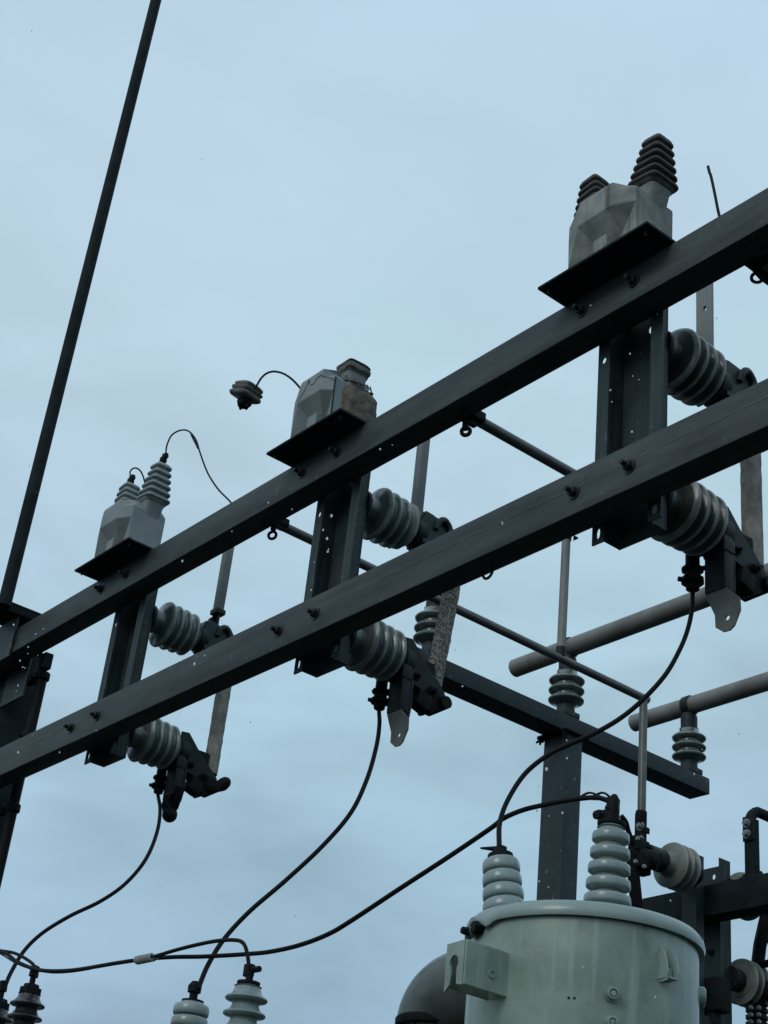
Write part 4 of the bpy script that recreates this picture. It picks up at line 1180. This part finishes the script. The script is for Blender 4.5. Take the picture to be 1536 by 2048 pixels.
# ---------------------------------------------------------------- rear rack on the right
XR = -5.0
def at(px, py, y): return onY(px, py, y)
RY = 5.93     # front face of the rack beam
a_ = onY(1408, 1771, RY); b_ = onY(1408, 1833, RY); l_ = onY(1284, 1800, RY)
rb = thing('steel_beam', 'dark rusty rack beam running off the right edge behind green tank', 'steel beam', (l_.x, RY, b_.z))
bm = B(); bx(bm, l_.x, -3.6, RY, RY+.12, b_.z, a_.z, .006); obj('beam_body', bm, 'rack', rb, off=rb.location)
ZR0, ZR1 = b_.z, a_.z
# front channel
yw = RY-.062
zt = onY(1398, 1706, yw).z
xa, xb = onY(1364, 1715, yw).x, onY(1392, 1710, yw).x
fc = thing('rack_channel', 'dark upright channel with a hole near its top, right of the pale insulator', 'channel', ((xa+xb)/2, yw, 2.2))
bm = B(); zz0 = 2.2
plate_with_holes(bm, xa, xb, zz0, zt, yw, .006, [((xa+xb)/2-.005, zt-.045, .009, .013)])
bx(bm, xb-.006, xb, yw+.0065, RY-.002, zz0, zt, .001)
obj('web', bm, 'chan', fc, smooth=False, off=fc.location)
# rear angle
yr = RY+.125
xa2, xb2 = onY(1404, 1740, yr).x, onY(1437, 1730, yr).x
zt2_ = onY(1425, 1735, yr).z
ra = thing('rack_channel', 'dark lower angle post with a hole, standing behind the rack beam', 'channel', (xa2, yr, 2.2))
bm = B(); plate_with_holes(bm, xa2, xb2, zz0, zt2_, yr, .006, [((xa2+xb2)/2+.022, zt2_-.05, .011, .014), (xa2+.03, zt2_-.16, .005, .006)])
bx(bm, xb2, xb2+.006, yr, yr+.085, zz0, zt2_+.045, .001)
obj('web', bm, 'chan', ra, smooth=False, off=ra.location)
bm = B(); add_bolt(bm, (xb2-.03, yr-.001, zt2_-.11), (0, -1, 0), .018, .012); obj('bolt', bm, 'bolt', ra, off=ra.location)
# pale insulators
def rack_ins(base, axis, label, m='porcd', tail=True):
    t = thing('rack_insulator', label, 'insulator', base, 'pale ribbed insulators of the rear rack')
    bm = B()
    pr4 = [(0, .05), (.05, .05)]
    for k in range(3):
        z = .062+k*.046; pr4 += [(z-.010, .076), (z-.005, .080), (z-.002, .108), (z+.002, .113), (z+.007, .113), (z+.010, .109), (z+.014, .094), (z+.026, .078)]
    pr4[-2:] = [(.167, .104), (.176, .066), (.19, .056), (.235, .052)]
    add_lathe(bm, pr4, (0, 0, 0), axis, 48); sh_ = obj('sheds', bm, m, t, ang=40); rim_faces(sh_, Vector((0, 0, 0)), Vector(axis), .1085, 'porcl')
    bm = B(); add_lathe(bm, [(-.02, .058), (.035, .056), (.052, .053)], (0, 0, 0), axis, 28)
    obj('base_cap', bm, 'cast', t); bm = B(); add_lathe(bm, [(.225, .054), (.232, .058), (.335, .056), (.345, .04)], (0, 0, 0), axis, 28)
    obj('end_cap', bm, 'cast', t)
    return t
pi_ = onY(1364, 1742, yw-.01)
# axis passes (1340,1730)
ri1 = rack_ins(Vector((XR+.0, yw-.022, onX(1372, 1742, XR).z)), (0, -1, 0), 'pale ribbed insulator beside the tall bushing, upper right of green tank')
# bolted drop bracket at the foot of the left bus pipe
kb = thing('pipe_bracket', 'black bracket with two bright bolts joining drop pipe to pale insulator', 'bracket', (XR, yend, zbot))
bm = B(); bx(bm, -.035, .035, -.008, .008, -.16, .03, .003); bx(bm, -.03, .03, -.03, .05, -.28, -.155, .01)
add_lathe(bm, [(-.03, .016), (.0, .03), (.04, .026)], (0, .0, -.005), (0, 0, 1), 18)
for zz in (-.07, -.14): add_box(bm, (.04, .002, zz), (.012, .03, .03), None, .003)
obj('plate', bm, 'dark', kb)
for zz in (-.045, -.115):
    bm = B(); add_bolt(bm, (.008, -.0085, zz), (0, -1, 0), .016, .006); obj('bolt', bm, 'zinc', kb)
# dark switch parts left of the insulator, and slanting blade
bl = thing('blade_switch', 'black slanting switch blade hanging behind the tall bushing', 'switch', onY(1262, 1700, 5.35))
bm = B(); P0 = onY(1258, 1655, 5.38); P1 = onY(1262, 1700, 5.38); P2 = onY(1276, 1835, 5.45)
F = frame(P2-P1); add_box(bm, (P1+P2)/2, (.035, .05, (P2-P1).length), F, .004)
add_tube(bm, smoothpath([onY(1243, 1632, 5.3), onY(1252, 1645, 5.33), onY(1257, 1665, 5.36), onY(1264, 1685, 5.38), onY(1280, 1690, 5.42)], 6), .012, 10)
for s in ((1274, 1690), (1268, 1712), (1285, 1722)): add_box(bm, onY(*s, 5.42), (.06, .07, .07), None, .012)
add_tube(bm, [onY(1266, 1675, 5.42), onY(1283, 1712, 5.43)], .022, 12); add_tube(bm, [onY(1262, 1708, 5.42), onY(1318, 1724, 5.5)], .045, 20)
jitter(bm, .004, 18)
obj('blade', bm, 'dark', bl, off=bl.location)
bm = B()
for s in ((1277, 1678), (1290, 1734), (1273, 1724)): add_bolt(bm, onY(*s, 5.33), (.3, -1, 0), .011, .004, False)
obj('bolt', bm, 'zinc', bl, off=bl.location)
# lower rear insulator, its casting, cable and dark pieces below
yi = yr+.10
pl_ = onY(1466, 1958, yi)
ri2 = rack_ins(Vector((pl_.x, yi-.01, pl_.z)), (0, 1, 0), 'pale ribbed insulator at bottom right beside the rack post')
pu_ = onY(1462, 1765, yi)
ri3 = rack_ins(Vector((pu_.x, yi-.01, pu_.z-.045)), (0, 1, 0), 'pale insulator rim just peeking above the rack beam')
hp = thing('cable_clamp_assembly', 'dark clamp assembly with a hanging cable between green tank and rack insulator', 'switch', onY(1420, 2000, yr-.05))
bm = B()
for s, z in (((1425, 1975), (.10, .09, .08)), ((1420, 2005), (.13, .08, .10)), ((1440, 1990), (.05, .1, .16))): add_box(bm, onY(*s, yr-.06), z, None, .012)
add_tube(bm, smoothpath([onY(1422, 2005, yr-.06), onY(1428, 2030, yr-.06), onY(1434, 2060, yr-.06), onY(1440, 2110, yr-.06)], 5), .030, 12)
for s in ((1424, 1905), (1425, 1990)): add_bolt(bm, onY(*s, yr-.08), (0, -1, 0), .013, .02)
jitter(bm, .006, 20); obj('clamp', bm, 'dark', hp, off=hp.location)
hb = thing('cable_riser', 'dark bent bar with stacked clamps hanging at lower right photo edge', 'bar', onY(1522, 1850, 6.3))
bm = B()
add_tube(bm, [onY(1533, 1832, 6.3), onY(1520, 1890, 6.3), onY(1514, 1940, 6.3), onY(1512, 1975, 6.3)], .033, 8)
add_tube(bm, [onY(1533, 1836, 6.35), onY(1550, 1920, 6.35)], .02, 8); add_tube(bm, [onY(1520, 1930, 6.3), onY(1560, 1922, 6.3)], .02, 8)
add_tube(bm, [onY(1500, 1972, 6.3), onY(1550, 1985, 6.3)], .045, 16)
add_tube(bm, [onY(1516, 1985, 6.3), onY(1513, 2080, 6.3)], .04, 12)
for k in range(4): add_lathe(bm, [(0, .055), (.02, .055)], onY(1514, 2012+k*14, 6.3), (0, 0, 1), 8)
obj('bar', bm, 'dark', hb, off=hb.location)
bm = B()
for k in range(3):
    for s in (-8, 8): add_bolt(bm, onY(1512+s, 2016+k*14, 6.22), (0, -1, 0), .012, .006, False)
obj('bolt', bm, 'zinc', hb, off=hb.location)
# small upright with bolted elbow pipe standing on the rack beam
u0 = onY(1505, 1752, RY+.05); u1 = onY(1507, 1640, RY+.05)
up = thing('bus_support', 'short dark upright with bolted grey pipe end on top of rack beam', 'support', (u0.x, RY+.05, ZR1+.002))
hh = u1.z-ZR1
bm = B(); bx(bm, -.03, .03, -.022, .022, .0105, hh, .004); bx(bm, -.06, .07, -.03, .05, 0, .01, .002); add_bolt(bm, (-.045, -.005, .0105), (0, 0, 1), .012, .004); add_bolt(bm, (.052, -.005, .0105), (0, 0, 1), .012, .004)
obj('upright', bm, 'rack', up)
bm = B(); bx(bm, -.032, .042, -.032, -.0225, hh-.115, hh+.012, .003)
add_tube(bm, smoothpath([(0, -.01, hh), (.004, 0, hh+.025), (.01, .03, hh+.045), (.012, .09, hh+.05), (.012, .7, hh+.05)], 6), .026, 16)
obj('pipe_end', bm, 'rack', up)
for zz in (-.025, -.08):
    bm = B(); add_bolt(bm, (-.004, -.0325, hh+zz), (0, -1, 0), .016, .004); obj('bolt', bm, 'zinc', up)
# post under the rack beam (outside the frame) so that it stands
rp = thing('steel_post', 'dark post carrying the rear rack beam at right', 'post', (-3.75, RY+.06, 0))
bm = B(); bx(bm, -.06, .06, -.055, .055, 0, ZR0-.002, .006); obj('post_body', bm, 'post', rp)

# far end column of the long beams (outside the frame)
c2_ = thing('steel_column', 'steel column at the near right end of the long beams', 'column', (-1.5, 3.2, 0))
bm = B(); bx(bm, -.1, .12, -.085, .1, 0, 5.0, .006); obj('column_body', bm, 'rack', c2_)

# ---------------------------------------------------------------- snow in the air
bm = B(); rs = random.Random(11)
lines = (((0, 1320), (1536, 440)), ((0, 1540), (1536, 820)), ((640, 1000), (620, 1180)), ((1250, 650), (1240, 900)), ((940, 1880), (1400, 2040)), ((1100, 1500), (1120, 1800)), ((950, 1390), (1400, 1570)), ((0, 1400), (60, 1250)))
for k in range(85):
    if rs.random() < .75:
        (xa_, ya_), (xb_, yb_) = rs.choice(lines); f = rs.random()
        px, py = xa_+(xb_-xa_)*f + rs.uniform(-40, 40), ya_+(yb_-ya_)*f + rs.uniform(-40, 40)
    else: px, py = rs.uniform(-150, 1700), rs.uniform(-200, 2200)
    d = rs.uniform(1.6, 7.5)
    p = CAM + ray(px, py)*d
    r = rs.uniform(.0009, .0019) * (0.5+d/5)
    if rs.random() < .05: r *= 1.6
    t_ = bmesh.ops.create_icosphere(bm, subdivisions=1, radius=r, matrix=Matrix.Translation(p) @ Matrix.Diagonal((1, 1, rs.uniform(1, 1.7), 1)))
tag(obj('snowflakes', bm, 'snow'), 'scattered tiny white snowflakes drifting through the air', 'snow', kind='stuff')
